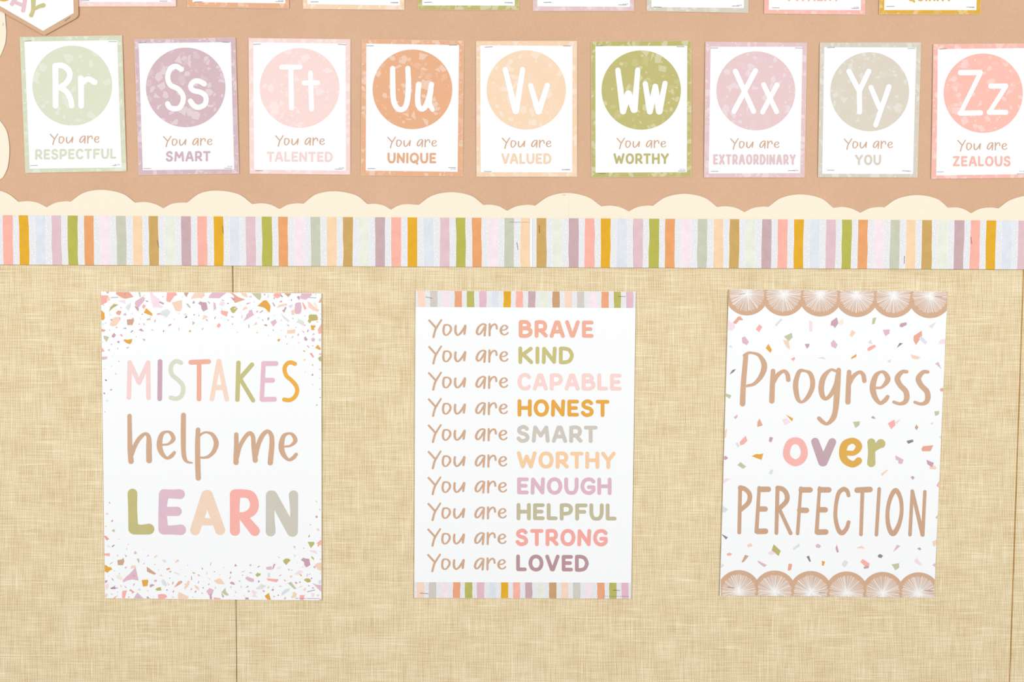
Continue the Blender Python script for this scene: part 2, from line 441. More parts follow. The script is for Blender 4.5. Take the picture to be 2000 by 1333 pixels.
panel('wall_center', ((454.7, 520), (462.9, 1333)), ((1998.9, 520), (1971.2, 1333)))
panel('wall_right', ((2000.8, 520), (1973.2, 1333)), 1.6)
mb = MB(); i = mb.idx([(x, y, z) for y in (0.012, 0.06) for x, z in ((-1.5, 0.25), (1.6, 0.25), (1.6, 2.35), (-1.5, 2.35))])
mb.faces([(0, 1, 2, 3), (7, 6, 5, 4), (0, 4, 5, 1), (1, 5, 6, 2), (2, 6, 7, 3), (3, 7, 4, 0)], BEHIND)
mb.build('wall_back', front=False)['kind'] = 'structure'

(xa, za), (xb, zb) = P(1999.85, 520), P(1972.2, 1333); kx = (xb - xa) / (zb - za)
xt, xbm = xa + kx * (2.34 - za), xa + kx * (0.26 - za)
mb = MB(); i = mb.idx([(x + e, y, z) for y in (0.0016, 0.0119) for x, z, e in ((xt, 2.34, -.0006), (xt, 2.34, .0006), (xbm, 0.26, .0006), (xbm, 0.26, -.0006))])
mb.faces([(0, 3, 2, 1), (4, 5, 6, 7), (0, 1, 5, 4), (1, 2, 6, 5), (2, 3, 7, 6), (3, 0, 4, 7)], mat('lit_board_edge_brown', (196, 140, 66)))
mb.build('trim_1', front=False)['kind'] = 'structure'  # added strip: its lighter brown stands in for the lit fibreboard edge

# ------------------------------------------------------------------ brown backing paper of the bulletin board
it = Item('backing_paper', 'light brown linen-look paper covering the upper board behind the letter cards', 'backing paper',
          [(-40, -640), (2320, -640), (2320, 471), (-40, 465)], 0.0012)
mb = MB(); it.grid(mb, linen_paper_material('brown_linen_paper', (221, 181, 150)), nu=24, nv=14)
mb.build('sheet', it.root, solid=0.0003)

# ------------------------------------------------------------------ cream scalloped border strips
CREAM = mat('cream_card', (252, 241, 219))
ARCS = ['-27,368 0,372.5 20,380.5 37.5,394.7', '37.5,394.7 57,393.3 75,396.5 92.5,405.2', '92.5,405.2 108,397 128,393.5 139,394.2',
 '139,394.2 165,377 200,371.2 240,378.6 265,396.2', '265,396.2 285,395 304,399 320,407', '320,407 335,399 352,396.2 366,396.2',
 '366,396.2 392,378 427,372.7 467,380 493.5,399', '493.5,399 512,397.3 530,400.5 546.5,408.5', '546.5,408.5 562,400.5 580,397.5 593,398.3',
 '593,398.3 618,380 655,374 695,381.5 718,398.8', '718,398.8 735,398.6 750,402 764,409.8', '764,409.8 778,402 795,399 817.5,400.6',
 '817.5,400.6 845,382.3 882,375.8 920,382.8 944.5,400.8', '944.5,400.8 960,400.2 976,404 990.5,412', '990.5,412 1008,403.5 1030,400.5 1045,402',
 '1045,402 1072,384 1108,377.3 1147,385 1174.3,403.4', '1174.3,403.4 1193,402 1212,405.5 1228,413.4', '1228,413.4 1243,405.5 1262,402 1274.5,402.4',
 '1274.5,402.4 1300,385.6 1337,379 1375,386.5 1400,404.6', '1400,404.6 1418,403.3 1437,406.5 1453.5,414.8', '1453.5,414.8 1470,406.8 1488,404 1500,404.4',
 '1500,404.4 1525,387 1562,380.1 1602,387.5 1627,406.4', '1627,406.4 1645,404.6 1663,408 1679.5,416', '1679.5,416 1697,407.5 1715,404.7 1726,405.4',
 '1726,405.4 1752,388.5 1790,381.4 1828,388.5 1850.5,406', '1850.5,406 1868,405.6 1882,409 1895.5,416.8', '1895.5,416.8 1912,408.5 1932,405.6 1949,407.3',
 '1949,407.3 1972,391 2006,383 2046,391 2072,408']
OUT = []
for a in ARCS:
    q = catmull([tuple(float(k) for k in p.split(',')) for p in a.split()], 7)
    OUT += q if not OUT else q[1:]
OUT += [(x + 221.5, y + 1.6) for x, y in OUT if x > 1850.5]
def scallop_strip(name, label, xa, xb, base):
    pts = [p for p in OUT if xa < p[0] < xb]
    def at(x):
        for p, q in zip(OUT, OUT[1:]):
            if p[0] <= x <= q[0]: return p[1] + (q[1] - p[1]) * (x - p[0]) / (q[0] - p[0] + 1e-9)
        return OUT[0][1] if x < OUT[0][0] else OUT[-1][1]
    pts = [(xa, at(xa))] + pts + [(xb, at(xb))]
    yb = lambda x: 446 + 0.005 * x
    it = Item(name, label, 'border strip', [(xa, 372 + .005 * xa), (xb, 372 + .005 * xb), (xb, yb(xb)), (xa, yb(xa))], base,
              lambda u, w: 0.0019 * (1 - w) ** 2, 'cream scalloped border strips')
    mb = MB(); n = 6
    i = mb.idx([it.v(x, y + (yb(x) - y) * r / n) for x, y in pts for r in range(n + 1)])
    mb.faces([(i + k * (n + 1) + r, i + (k + 1) * (n + 1) + r, i + (k + 1) * (n + 1) + r + 1, i + k * (n + 1) + r + 1)
              for k in range(len(pts) - 1) for r in range(n)], CREAM)
    mb.build('sheet', it.root, solid=0.0004)
    return it
sl = scallop_strip('scalloped_border', 'cream scalloped border strip above the stripes, left of the joint under letter card Vv', -27, 1110.6, 0.0021)
tiny_text(sl, '© TCR', 1097.8, 382.2, 6.5)
scallop_strip('scalloped_border', 'cream scalloped border strip above the stripes, right of the joint under letter card Vv', 1104, 2290, 0.0016)

def side_scallop(label, arcs, base, txt=None):
    pts = []
    for a in arcs:
        q = catmull([tuple(float(k) for k in p.split(',')) for p in a.split()], 7); pts += q if not pts else q[1:]
    it = Item('scalloped_border', label, 'border strip', [(-42, pts[0][1]), (20, pts[0][1]), (20, pts[-1][1]), (-42, pts[-1][1])], base,
              lambda u, w: 0.0018 * u * u, 'cream scalloped border strips')
    mb = MB(); n = 5
    i = mb.idx([it.v(-42 + (x + 42) * r / n, y) for x, y in pts for r in range(n + 1)])
    mb.faces([(i + k * (n + 1) + r, i + k * (n + 1) + r + 1, i + (k + 1) * (n + 1) + r + 1, i + (k + 1) * (n + 1) + r)
              for k in range(len(pts) - 1) for r in range(n)], CREAM)
    mb.build('sheet', it.root, solid=0.0004)
    return it
s2 = side_scallop('cream scalloped border strip on the left edge, upper piece tucked under the pennant',
                  ['-14,-60 -7,-52 -6,-40', '-6,-40 4,-24 8,0 11,30 13.4,58.6'], 0.0019)
tiny_text(s2, 'TCR', 8.6, 51.5, 6, rot=-math.pi / 2)
side_scallop('cream scalloped border strip on the left edge, lower piece beside letter card Rr',
             ['13.5,58 13.4,66 11.5,84 6,100 0,112.3 -8,121', '-8,121 -7,138 -13,160 -22,172', '-22,172 -14,186 -9,205 -9,220', '-9,220 0,234.5 14.4,257 19.6,290 16.8,324 8.5,344 0,352 -9,360',
              '-9,360 -8,375 -14,395 -22,410'], 0.0015)

# ------------------------------------------------------------------ striped border strips
STR = [('coral', (252, 184, 168)), ('mustard', (232, 176, 44)), ('blue', (226, 230, 239)), ('mauve', (228, 196, 203)), ('olive', (188, 186, 86)), ('orange', (238, 168, 112)),
       ('pale_pink', (249, 232, 238)), ('sage', (204, 206, 186)), ('peach', (250, 216, 178)), ('brown', (208, 170, 102)), ('pale_green', (235, 239, 225)), ('plum', (205, 174, 178))]
SM = [mat('stripe_' + n, c, 0.06, 1400) for n, c in STR]
BAND = mat('dotted_band_grey', (235, 235, 238))
def stripes(it, parent, cs, hw, ytop, ybot, lean, seed, dotr=1.15, name='stripe_print', xlim=None, nd=24):
    """cs: [(centre x at mid height, material)] ; ytop / ybot functions of x"""
    rng = random.Random(seed); mb = MB(); mid = lambda x: (ytop(x) + ybot(x)) / 2
    def X(x, t): return x + lean(x) * (t - .5)
    def pt(x, t, d):
        x_ = X(x, t)
        if xlim: x_ = min(max(x_, xlim[0]), xlim[1])
        return it.v(x_, ytop(x) + (ybot(x) - ytop(x)) * t, d)
    n = 12; edges = []
    for c, m in cs:
        w = [rng.uniform(-.9, .9) for _ in range(10)]
        l, r = [], []
        for k in range(n + 1):
            t = k / n
            a = .7 * math.sin(5 * t + w[0] * 6) * w[2] + .5 * math.sin(11 * t + w[1] * 6) * w[3] + w[4] * .5
            b_ = .7 * math.sin(5 * t + w[5] * 6) * w[6] + .5 * math.sin(11 * t + w[7] * 6) * w[8] + w[9] * .5
            l.append(c - hw + a * hw / 9.5); r.append(c + hw + b_ * hw / 9.5)
        edges.append((l, r))
        i = mb.idx([pt(l[k], k / n, .00014) for k in range(n + 1)]); j = mb.idx([pt(r[k], k / n, .00014) for k in range(n + 1)])
        mb.faces([(i + k, j + k, j + k + 1, i + k + 1) for k in range(n)], m)
    for (l0, r0), (l1, r1) in zip(edges, edges[1:]):
        g = (l1[0] - r0[0]) * .07
        i = mb.idx([pt(r0[k] + g, k / n, .00011) for k in range(n + 1)]); j = mb.idx([pt(l1[k] - g, k / n, .00011) for k in range(n + 1)])
        mb.faces([(i + k, j + k, j + k + 1, i + k + 1) for k in range(n)], BAND)
        used = []
        for _ in range(nd * 6):
            if len(used) >= nd: break
            t = rng.uniform(.02, .98); k = int(t * n); x = rng.uniform(r0[k] + g + .6, l1[k] - g - .6); y = ytop(x) + (ybot(x) - ytop(x)) * t
            if any((x - a) ** 2 + (y - b_) ** 2 < (dotr * 3.4) ** 2 for a, b_ in used): continue
            used.append((x, y)); q = dotr * rng.uniform(.7, 1.25); a0 = rng.uniform(0, 3)
            x_ = X(x, t)
            if xlim and not xlim[0] + 1 < x_ < xlim[1] - 1: continue
            mb.face([it.v(x_ + q * math.cos(a0 + k2 * 1.0472), y + q * math.sin(a0 + k2 * 1.0472), .00017) for k2 in range(6)], white)
    return mb.build(name, parent)
YT = lambda x: 420.6 + .0057 * x - 2.0e-7 * x * x
YB = lambda x: 517.0 + .0050 * x - 1.0e-7 * x * x
LEAN = lambda x: (874 - x) / 38000 * 96
SX = lambda j: 17.5 + 31.63 * j - .0038 * j * j
def striped_border(label, xa, xb, j0, j1, base, seed, bulge=None):
    it = Item('striped_border', label, 'border strip', [(xa, YT(xa)), (xb, YT(xb)), (xb, YB(xb)), (xa, YB(xa))], base, bulge, 'striped paper border strips')
    mb = MB(); it.grid(mb, white, nu=60, nv=6); mb.build('sheet', it.root, solid=0.0004)
    stripes(it, it.root, [(SX(j), SM[j % 12]) for j in range(j0, j1 + 1)], 9.5, YT, YB, LEAN, seed, xlim=(xa + .3, xb - .3))
    return it
bl = striped_border('multicoloured striped border strip, left half, under the cream scallops', -52, 1046, -2, 32, 0.0042, 3, lambda u, w: .0007 * w * w)
br = striped_border('multicoloured striped border strip, right half, its left end lapping over the other', 1040.3, 2290, 32, 72, 0.0049, 5, lambda u, w: .0007 * w * w + .0008 * (1 - u) ** 40)
tiny_text(bl, '© Teacher Created Resources', 1034.6, 433.6, 40, rot=math.pi)
for it, a, b_ in ((bl, (435.8, 442), (437, 456.5)), (bl, (308.5, 470), (311.8, 483.8)), (bl, (1009.5, 473.7), (1011.5, 488)),
                  (br, (1053, 440.7), (1053.5, 455.5)), (br, (1764.8, 500), (1764, 515)), (br, (1894.2, 463.2), (1895.8, 476.6))):
    staple(it, a, b_)

# ------------------------------------------------------------------ letter cards
def mix(c, k): return tuple(v + (255 - v) * k for v in c)
CARD = dict(sage=((222, 227, 203), (217, 222, 194)), plum=((216, 186, 194), (216, 186, 194)), pink=((251, 221, 217), (251, 219, 214)), orange=((236, 180, 141), (236, 180, 142)),
            peach=((250, 220, 190), (249, 216, 184)), olive=((197, 190, 124), (194, 187, 115)), mauve=((235, 205, 207), (232, 200, 204)), beige=((224, 214, 198), (218, 211, 196)),
            coral=((252, 194, 180), (252, 190, 178)), mustard=((232, 184, 84), (228, 178, 70)))
rng = random.Random(11)
def letter_card(col, label, q, wq, circ=None, glyph=None, glyph_fx=None, cap=None, wrd=None, staples=(), lift='M', teeth='TRBL', seed=1, wordcol=None):
    circ_rgb, bord_rgb = CARD[col]
    amp = 0.0017
    bulge = {'R': lambda u, w: amp * u ** 3 * (.55 + .45 * math.sin(math.pi * w)) + .0005 * math.sin(math.pi * u),
             'L': lambda u, w: amp * (1 - u) ** 3 * (.55 + .45 * math.sin(math.pi * w)) + .0005 * math.sin(math.pi * u),
             'M': lambda u, w: .0006 * math.sin(math.pi * w) * (2 * u - 1) ** 2 + .0004 * math.sin(math.pi * u)}[lift]
    it = Item('letter_card', label, 'letter card', q, 0.0023, bulge, 'letter cards on the brown board')
    rg = random.Random(seed)
    mB = mat('card_%s_border' % col, bord_rgb, .02); mF = mat('card_%s_fleck' % col, mix(bord_rgb, .36)); mC = mat('card_%s_circle' % col, circ_rgb, .015)
    mF2 = mat('card_%s_fleck_faint' % col, mix(bord_rgb, .16))
    mb = MB(); it.grid(mb, mB); it.teeth(mb, EDGE, teeth); sh = mb.build('sheet', it.root, solid=0.0003)
    tag(sh, col + ' terrazzo sheet')
    mb = MB(); ly = Layers()
    for k in range(4):
        a, b_, c, d = q[k], q[(k + 1) % 4], wq[(k + 1) % 4], wq[k]
        L = math.hypot(b_[0] - a[0], b_[1] - a[1])
        for i in range(int(L / 8)):
            t = rg.random(); e = rg.random()
            x = (a[0] + (b_[0] - a[0]) * t) * (1 - e) + (d[0] + (c[0] - d[0]) * t) * e; y = (a[1] + (b_[1] - a[1]) * t) * (1 - e) + (d[1] + (c[1] - d[1]) * t) * e
            pl = clip(fleck(rg, x, y, rg.choice((1.6, 2.4, 3.5, 5, 7, 9))), [a, b_, c, d])
            if len(pl) > 2: z_ = ly.pick(pl) * 4e-6; mb.face([it.v(X, Y, .00004 + z_) for X, Y in pl], mF if rg.random() < .5 else mF2)
    mb.build('border_fleck_print', sh)
    mb = MB(); it.grid(mb, white, .00008, wq); mb.build('white_panel', it.root)
    if circ:
        cx, cy, r = circ; n, rings = 64, 8
        mb = MB(); i0 = mb.idx([it.v(cx, cy, .00013)])
        for k in range(1, rings + 1):
            mb.idx([it.v(cx + r * k / rings * math.cos(6.28318 * j / n), cy + r * k / rings * math.sin(6.28318 * j / n), .00013) for j in range(n)])
        mb.faces([(0, 1 + j, 1 + (j + 1) % n) for j in range(n)], mC)
        mb.faces([(1 + k * n + j, 1 + (k + 1) * n + j, 1 + (k + 1) * n + (j + 1) % n, 1 + k * n + (j + 1) % n) for k in range(rings - 1) for j in range(n)], mC)
        co = mb.build('circle_print', it.root)
        if glyph is not None:
            mb = MB(); cp = [(cx + (r - .3) * math.cos(6.28318 * j / 48), cy + (r - .3) * math.sin(6.28318 * j / 48)) for j in range(48)]
            ly = Layers()
            for i in range(120):
                a = rg.uniform(0, 6.283); q_ = r * math.sqrt(rg.random())
                pl = clip(fleck(rg, cx + q_ * math.cos(a), cy + q_ * math.sin(a), rg.choice((1.3, 1.8, 2.4, 3.2, 4.5, 6, 8, 11))), cp)
                if len(pl) > 2: z_ = ly.pick(pl) * 4e-6; mb.face([it.v(X, Y, .00015 + z_) for X, Y in pl], mF if rg.random() < .55 else mF2)
            mb.build('fleck_print', co)
            mb = MB(); draw(it, mb, white, glyph, glyph_fx, .00027); tag(mb.build('letter_print', it.root), 'white hand-drawn letters')
    if cap: you_are(it, it.root, *cap)
    if wrd:
        t, x0, x1, yt, yb, sl_ = wrd
        wc = wordcol or circ_rgb
        mb = MB(); word(it, mb, t, mat('word_' + col, tuple(v * .985 for v in wc), .02), x0, x1, yt, yb, sl_, sw=(yb - yt) * .205); mb.build('word_print', it.root)
    for s_ in staples: staple(it, (s_[0], s_[1]), (s_[2], s_[3]))
    bx, by = wq[2]
    tiny_text(it, '© TCR', bx - 13.5, by - 4.2, 9.8)
    return it
def Z(o, *v):                                     # crop pixels -> photo pixels
    out = []
    for i in range(0, len(v), 2): out.append((o[0] + v[i] * o[2], o[1] + v[i + 1] * o[2]))
    return out
def ST(*grp):                                     # staples given per crop
    out = []
    for o, *s_ in grp:
        for a in s_: out.append((o[0] + a[0] * o[2], o[1] + a[1] * o[2], o[0] + a[2] * o[2], o[1] + a[3] * o[2]))
    return out
K1, K2, K3, K4, K5, K6 = (0, 0, .27012), (460, 0, .27012), (900, 0, .27012), (1360, 0, .18753), (1660, 0, .18753), (1360, 200, .32)

letter_card('sage', 'sage green letter card reading Rr, You are RESPECTFUL', [(40, 73), (239, 70.2), (247.7, 334.4), (50.8, 337.7)],
            [(48.6, 81.6), (230.1, 79.1), (238.8, 327.4), (58.9, 330)], (142.3, 167.7, 78),
            'l 405,477,44 407,766,44 ; s 405,478,40 455,476,42 502,512,42 508,560,42 475,610,42 420,640,40 ; s 435,632,40 485,665,42 513,715,42 523,765,42 ; l 590,570,44 592,768,42 ; s 592,610,38 640,574,40 690,597,42',
            K1, (97.8, 195.8, 261, 283.8, -.012), ('RESPECTFUL', 69.4, 228.2, 291.9, 312.6, -.012),
            ST((K1, (180, 299, 232, 297), (790, 303, 848, 303), (222, 1200, 275, 1197), (818, 1199, 846, 1198))), 'R', seed=21)
letter_card('plum', 'dusty plum letter card reading Ss, You are SMART', [(263.4, 77.5), (460, 74.3), (467.3, 339), (272, 341.7)],
            [(271.5, 85.1), (451.6, 82.7), (458.4, 330.9), (279.6, 332.8)], (363.6, 171.3, 77.7),
            's 1315,503,38 1275,482 1235,500 1216,560 1235,615 1290,645 1325,690 1325,740 1300,780 1265,788 1230,778 1215,752 ; s 1480,608,38 1442,589 1405,592 1382,625 1400,655 1460,672 1492,705 1485,755 1440,778 1405,765 1380,733',
            K1, (318.7, 416, 265.6, 288, -.008), ('SMART', 324.7, 412.2, 295.6, 316.2, -.004),
            ST((K1, (1010, 310, 1062, 307), (1608, 307, 1663, 309), (1040, 1220, 1095, 1220), (1625, 1218, 1680, 1218))), 'R', seed=22)
letter_card('pink', 'pale pink letter card reading Tt, You are TALENTED', [(486.5, 75.1), (684.2, 77.3), (683.9, 341.2), (488.4, 339.3)],
            [(495.1, 83.2), (675.6, 85.4), (676.1, 333.9), (496.7, 331.7)], (585.6, 172.3, 77.8),
            'l 335,487,36 468,487,36 ; l 402,490,38 407,782,38 ; l 543,530,36 552,790,38 ; l 497,602,36 597,600,36',
            K2, (537.5, 635, 264, 286.9, 0), ('TALENTED', 521.6, 650.4, 296.3, 316.6, .003),
            ST((K2, (130, 324, 184, 320), (742, 322, 800, 327), (147, 1236, 200, 1236), (722, 1225, 776, 1225))), 'M', seed=23)
letter_card('orange', 'terracotta orange letter card reading Uu, You are UNIQUE', [(707.2, 77.5), (905.7, 80.2), (903, 344.4), (705.8, 342.5)],
            [(715.8, 85.6), (896.8, 88.6), (893.8, 336), (714.7, 333.6)], (805.8, 175, 77.8),
            's 1137,497,38 1138,620,40 1143,720,40 1163,775,40 1195,795,38 1228,775,40 1246,710,40 1251,600,40 1247,497,38 ; s 1325,612,40 1318,700,40 1322,760,40 1345,790,38 1375,770,40 1400,700,38 1418,612,38 ; s 1415,650,36 1402,740,40 1425,795,32',
            K2, (756.3, 853.6, 266.9, 289.9, .004), ('UNIQUE', 757.1, 852.2, 298.4, 319.4, .004),
            ST((K2, (948, 334, 1000, 333), (1545, 328, 1600, 328), (956, 1220, 1010, 1220), (1540, 1214, 1594, 1214))), 'M', seed=24)
letter_card('peach', 'peach letter card reading Vv, You are VALUED', [(930.3, 81), (1126.4, 80.5), (1126.4, 345.2), (931.1, 345.2)],
            [(937.8, 89.1), (1118, 90), (1117.5, 337.1), (938.6, 336.8)], (1027.8, 176.1, 77.4),
            'l 321,505,38 395,805,44 ; l 447,505,38 400,805,44 ; l 505,622,38 560,808,44 ; l 625,618,38 564,808,44',
            K3, (979.4, 1076.9, 268.4, 291.3, 0), ('VALUED', 979.1, 1076.9, 299.8, 320.9, 0),
            ST((K3, (174, 343, 230, 341), (740, 334, 795, 334), (168, 1241, 222, 1242), (728, 1229, 782, 1229))), 'M', seed=25)
letter_card('olive', 'olive green letter card reading Ww, You are WORTHY', [(1154.5, 81.8), (1349.8, 80.2), (1349.2, 344.9), (1155.3, 346.3)],
            [(1162.6, 90.5), (1341.9, 90), (1341.1, 336.8), (1162.8, 337.7)], (1252, 176.4, 77.4),
            'l 1135,510,40 1172,806,46 ; l 1172,806,44 1209,680,50 ; l 1211,680,50 1250,796,46 ; l 1278,508,38 1255,795,46 ; l 1332,608,38 1365,808,44 ; l 1365,808,44 1405,628,42 ; l 1405,628,42 1432,808,46 ; l 1475,605,38 1435,808,44',
            K3, (1203.3, 1300.6, 268.9, 291.8, 0), ('WORTHY', 1197.9, 1306, 299.8, 320.9, 0),
            ST((K3, (975, 334, 1028, 332), (1560, 340, 1615, 340), (995, 1255, 1047, 1256), (1570, 1238, 1624, 1238))), 'M', seed=26)
letter_card('mauve', 'mauve pink letter card reading Xx, You are EXTRAORDINARY', [(1377.8, 82.5), (1575.1, 84.4), (1570.2, 346.6), (1375, 346.6)],
            [(1387.2, 91.9), (1566.8, 91.9), (1562.2, 338.6), (1383.4, 339.2)], (1475.5, 178, 77.1),
            'l 403,745,56 592,1162,54 ; l 612,740,56 388,1162,54 ; l 697,885,54 832,1165,52 ; l 836,888,54 685,1170,52',
            K4, (1425, 1521.6, 270, 292.8, 0), ('EXTRAORDINARY', 1392, 1553.6, 301.4, 322.2, .002),
            ST((K4, (145, 504, 222, 503), (1027, 503, 1104, 504)), (K6, (87, 422, 132, 422), (558, 418, 604, 418))), 'L', seed=27)
letter_card('beige', 'grey beige letter card reading Yy, You are YOU', [(1601, 84.4), (1797.8, 83.8), (1790.4, 347.2), (1597.4, 346.6)],
            [(1608.7, 92.8), (1788.8, 93.2), (1782.4, 340.2), (1604.8, 339.8)], (1697.6, 179.7, 77.1),
            'l -15,748,56 90,950,56 ; l 190,745,54 92,950,56 ; l 92,940,56 95,1168,54 ; l 213,915,54 300,1120,56 ; l 400,908,56 262,1305,52',
            K5, (1646.4, 1743, 270.4, 293.1, 0), ('YOU', 1668.8, 1720, 302.4, 322.9, 0),
            ST((K4, (1358, 500, 1435, 498)), (K5, (597, 507, 674, 507)), (K6, (795, 415, 840, 416), (1253, 418, 1298, 420))), 'L', 'TRL', seed=28)
letter_card('coral', 'coral letter card reading Zz, You are ZEALOUS', [(1822.2, 87.2), (2019, 85.5), (2012, 347.6), (1818.2, 349.8)],
            [(1830.3, 96.6), (2010, 94.2), (2003.5, 340.6), (1827.2, 343)], (1919, 182.5, 77.5),
            'l 1143,760,56 1350,758,56 ; l 1352,762,50 1142,1185,46 ; l 1140,1182,54 1352,1178,56 ; l 1458,900,54 1615,898,54 ; l 1618,900,50 1445,1170,46 ; l 1442,1172,54 1616,1172,54',
            K5, (1868, 1965.8, 273, 296.6, 0), ('ZEALOUS', 1859.2, 1972.8, 305, 325.6, 0),
            ST((K5, (928, 517, 1003, 509), (1805, 492, 1880, 493)), (K6, (1462, 426, 1505, 426), (1952, 437, 1999, 437))), 'L', 'TL', seed=29)

def top_card(col, label, bl_, br_, wl, wr, lift, staples, seed, wrd=None, wordcol=None):
    h = 264.0; k = h / 38000.0
    up = lambda p: (p[0] + (p[0] - 874) * k, p[1] - h)
    uw = lambda p: (p[0] + (p[0] - 874) * k * .94, p[1] - h * .94)
    cx = (bl_[0] + br_[0]) / 2
    letter_card(col, label, [up(bl_), up(br_), br_, bl_], [uw(wl), uw(wr), wr, wl], (cx, bl_[1] - 168, 77.5), wrd=wrd, staples=staples, lift=lift, seed=seed, wordcol=wordcol)
top_card('pink', 'pale pink bordered card cut off by the top edge, tucked beside the pennant', (152.5, 13), (344.4, 12.9), (160, 4.4), (336.3, 4.9), 'R',
         ST((K1, (590, 7, 648, 5), (1158, 11, 1213, 11))), 41)
top_card('orange', 'terracotta orange bordered card cut off by the top edge, above Ss and Tt', (367.4, 13.5), (564.5, 17), (376.5, 4.6), (557.8, 7.3), 'R',
         ST((K1, (1410, 17, 1466, 15)), (K2, (293, 14, 348, 14))), 42)
top_card('peach', 'peach bordered card cut off by the top edge, above Tt and Uu', (592.4, 17.6), (789.5, 19.4), (600.7, 8.6), (781.4, 11.3), 'M',
         ST((K2, (545, 16, 600, 16), (1122, 21, 1177, 21))), 43)
top_card('olive', 'olive green bordered card cut off by the top edge, above Uu and Vv', (817.1, 18.9), (1013.4, 19.7), (824.7, 11.3), (1005.3, 11.6), 'M',
         ST((K2, (1365, 20, 1420, 18)), (K3, (316, 21, 372, 21))), 44)
top_card('mauve', 'mauve pink bordered card cut off by the top edge, above Vv and Ww', (1041, 21.6), (1237.6, 21.6), (1049.4, 13), (1230, 14), 'M',
         ST((K3, (598, 20, 654, 19), (1140, 38, 1195, 38))), 45)
top_card('beige', 'grey beige bordered card cut off by the top edge, above Ww and Xx', (1263.3, 21.6), (1460.7, 25.3), (1272, 14.3), (1452.3, 16.3), 'M',
         ST((K3, (1394, 53, 1449, 54)), (K4, (370, 66, 446, 66))), 46)
top_card('coral', 'coral bordered card cut off by the top edge, ending in the word PATIENT', (1492.2, 26.8), (1688.2, 28.7), (1500.6, 19.7), (1680.3, 20.3), 'L',
         ST((K4, (785, 84, 862, 85), (1610, 90, 1690, 90))), 47, ('PATIENT', 1538, 1639.5, -18, 3.2, 0))
top_card('mustard', 'mustard yellow bordered card cut off by the top edge, ending in the word QUIRKY', (1716.3, 28.1), (1914.1, 28.1), (1725.6, 20.3), (1906, 20.3), 'L',
         ST((K5, (372, 73, 457, 70), (1208, 77, 1290, 79))), 48, ('QUIRKY', 1770.6, 1859.7, -18, 3.2, 0))

# ------------------------------------------------------------------ pennant at the top left corner
pq = [(-60, -90), (156, -90), (156, 69.6), (-60, 69.6)]
it = Item('pennant', 'white pennant with a brown edge and upside-down bubble letters in the top left corner', 'pennant', pq, 0.0046, lambda u, w: .0004 * u ** 4 + .0003 * w ** 3)
outer = [(-60, -90), (154.2, -90), (154.6, 0)] + catmull([(154.8, 24), (154.7, 29.5), (152.5, 34), (148.5, 37.5)], 5) + [(91.5, 68.6), (88.8, 69.6), (86, 68.8), (-60, -12.5)]
inner = [(-60, -90), (144.6, -90), (145.2, 0), (145.9, 26.4), (86, 61.2), (0, 11.4), (-60, -23.4)]
def fill(it, mb, poly, m, d, step=8):
    ys = [p[1] for p in poly]; xs = [p[0] for p in poly]
    y = min(ys)
    while y < max(ys):
        x = min(xs)
        while x < max(xs):
            pl = clip(list(poly), [(x, y), (x + step, y), (x + step, y + step), (x, y + step)])
            if len(pl) > 2: mb.face([it.v(a, b_, d) for a, b_ in pl], m)
            x += step
        y += step
PEN = mat('pennant_brown', (217, 178, 144), .02)
mb = MB(); fill(it, mb, outer, PEN, 0, 12); o = mb.build('sheet', it.root)
import bmesh
bm = bmesh.new(); bm.from_mesh(o.data); bmesh.ops.remove_doubles(bm, verts=bm.verts, dist=1e-6); bm.to_mesh(o.data); bm.free()
md = o.modifiers.new('paper_thickness', 'SOLIDIFY'); md.thickness = .0005; md.offset = -1
mb = MB(); fill(it, mb, inner, white, .0001, 12); mb.build('white_panel', it.root)
NN = (0, 0, .097533)
for txt, m, lb in (('s -30,-150,90 0,-60,92 50,-15,92 120,-8,92 190,-40,92 235,-130,92 220,-230,92', mat('pennant_mustard', (238, 176, 70), .02), 'mustard letter'),
                   ('s 263,90,86 300,30,82 420,-110,86 572,-296,90 ; l 487,222,86 508,100,80 572,-296,90 ; l 345,66,74 495,125,76', mat('pennant_pink', (236, 199, 208), .02), 'pink letter A'),
                   ('s 688,-140,100 690,20,98 688,130,84 684,200,80 ; s 684,200,80 740,175,72 810,140,80 888,118,92 ; s 684,190,80 680,235,78 660,285,84 648,315,90', mat('pennant_olive', (205, 200, 142), .02), 'olive letter Y')):
    mb = MB(); draw(it, mb, m, txt, NN, .00022); tag(mb.build('letter_print', it.root), lb)
staple(it, (128.7, 42.1), (139.5, 34.1))
# ------------------------------------------------------------------ posters
def poster(label, q, bulge):
    it = Item('poster', label, 'poster', q, 0.0011, bulge, 'posters on the woven wall panels')
    mb = MB(); it.grid(mb, white, nu=28, nv=38); mb.build('sheet', it.root, solid=0.0004)
    return it
def flakes(it, sets, name, label):
    mb = MB(); rg = random.Random(5); q = it.c; ly = Layers()
    cx = sum(p[0] for p in q) / 4; cy = sum(p[1] for p in q) / 4
    cl = [(x + (cx - x) * .0015, y + (cy - y) * .0015) for x, y in q]
    for o, txt in sets:
        for ln in txt.replace('\n', ';').split(';'):
            ln = ln.strip()
            if not ln: continue
            key, rest = ln[0], ln[1:].lstrip(':').split()
            pts = [tuple(float(k) for k in t.split(',')) for t in rest]
            if len(pts[0]) == 3:
                polys = [fleck(rg, x, y, s_ * .56) for x, y, s_ in pts]
            else: polys = [pts]
            for pl in polys:
                pl = clip(Z(o, *[k for p in pl for k in p]), cl)
                if len(pl) > 2: z_ = ly.pick(pl) * 5e-6; mb.face([it.v(x, y, .00008 + z_) for x, y in pl], CM[key])
    return tag(mb.build(name, it.root), label)

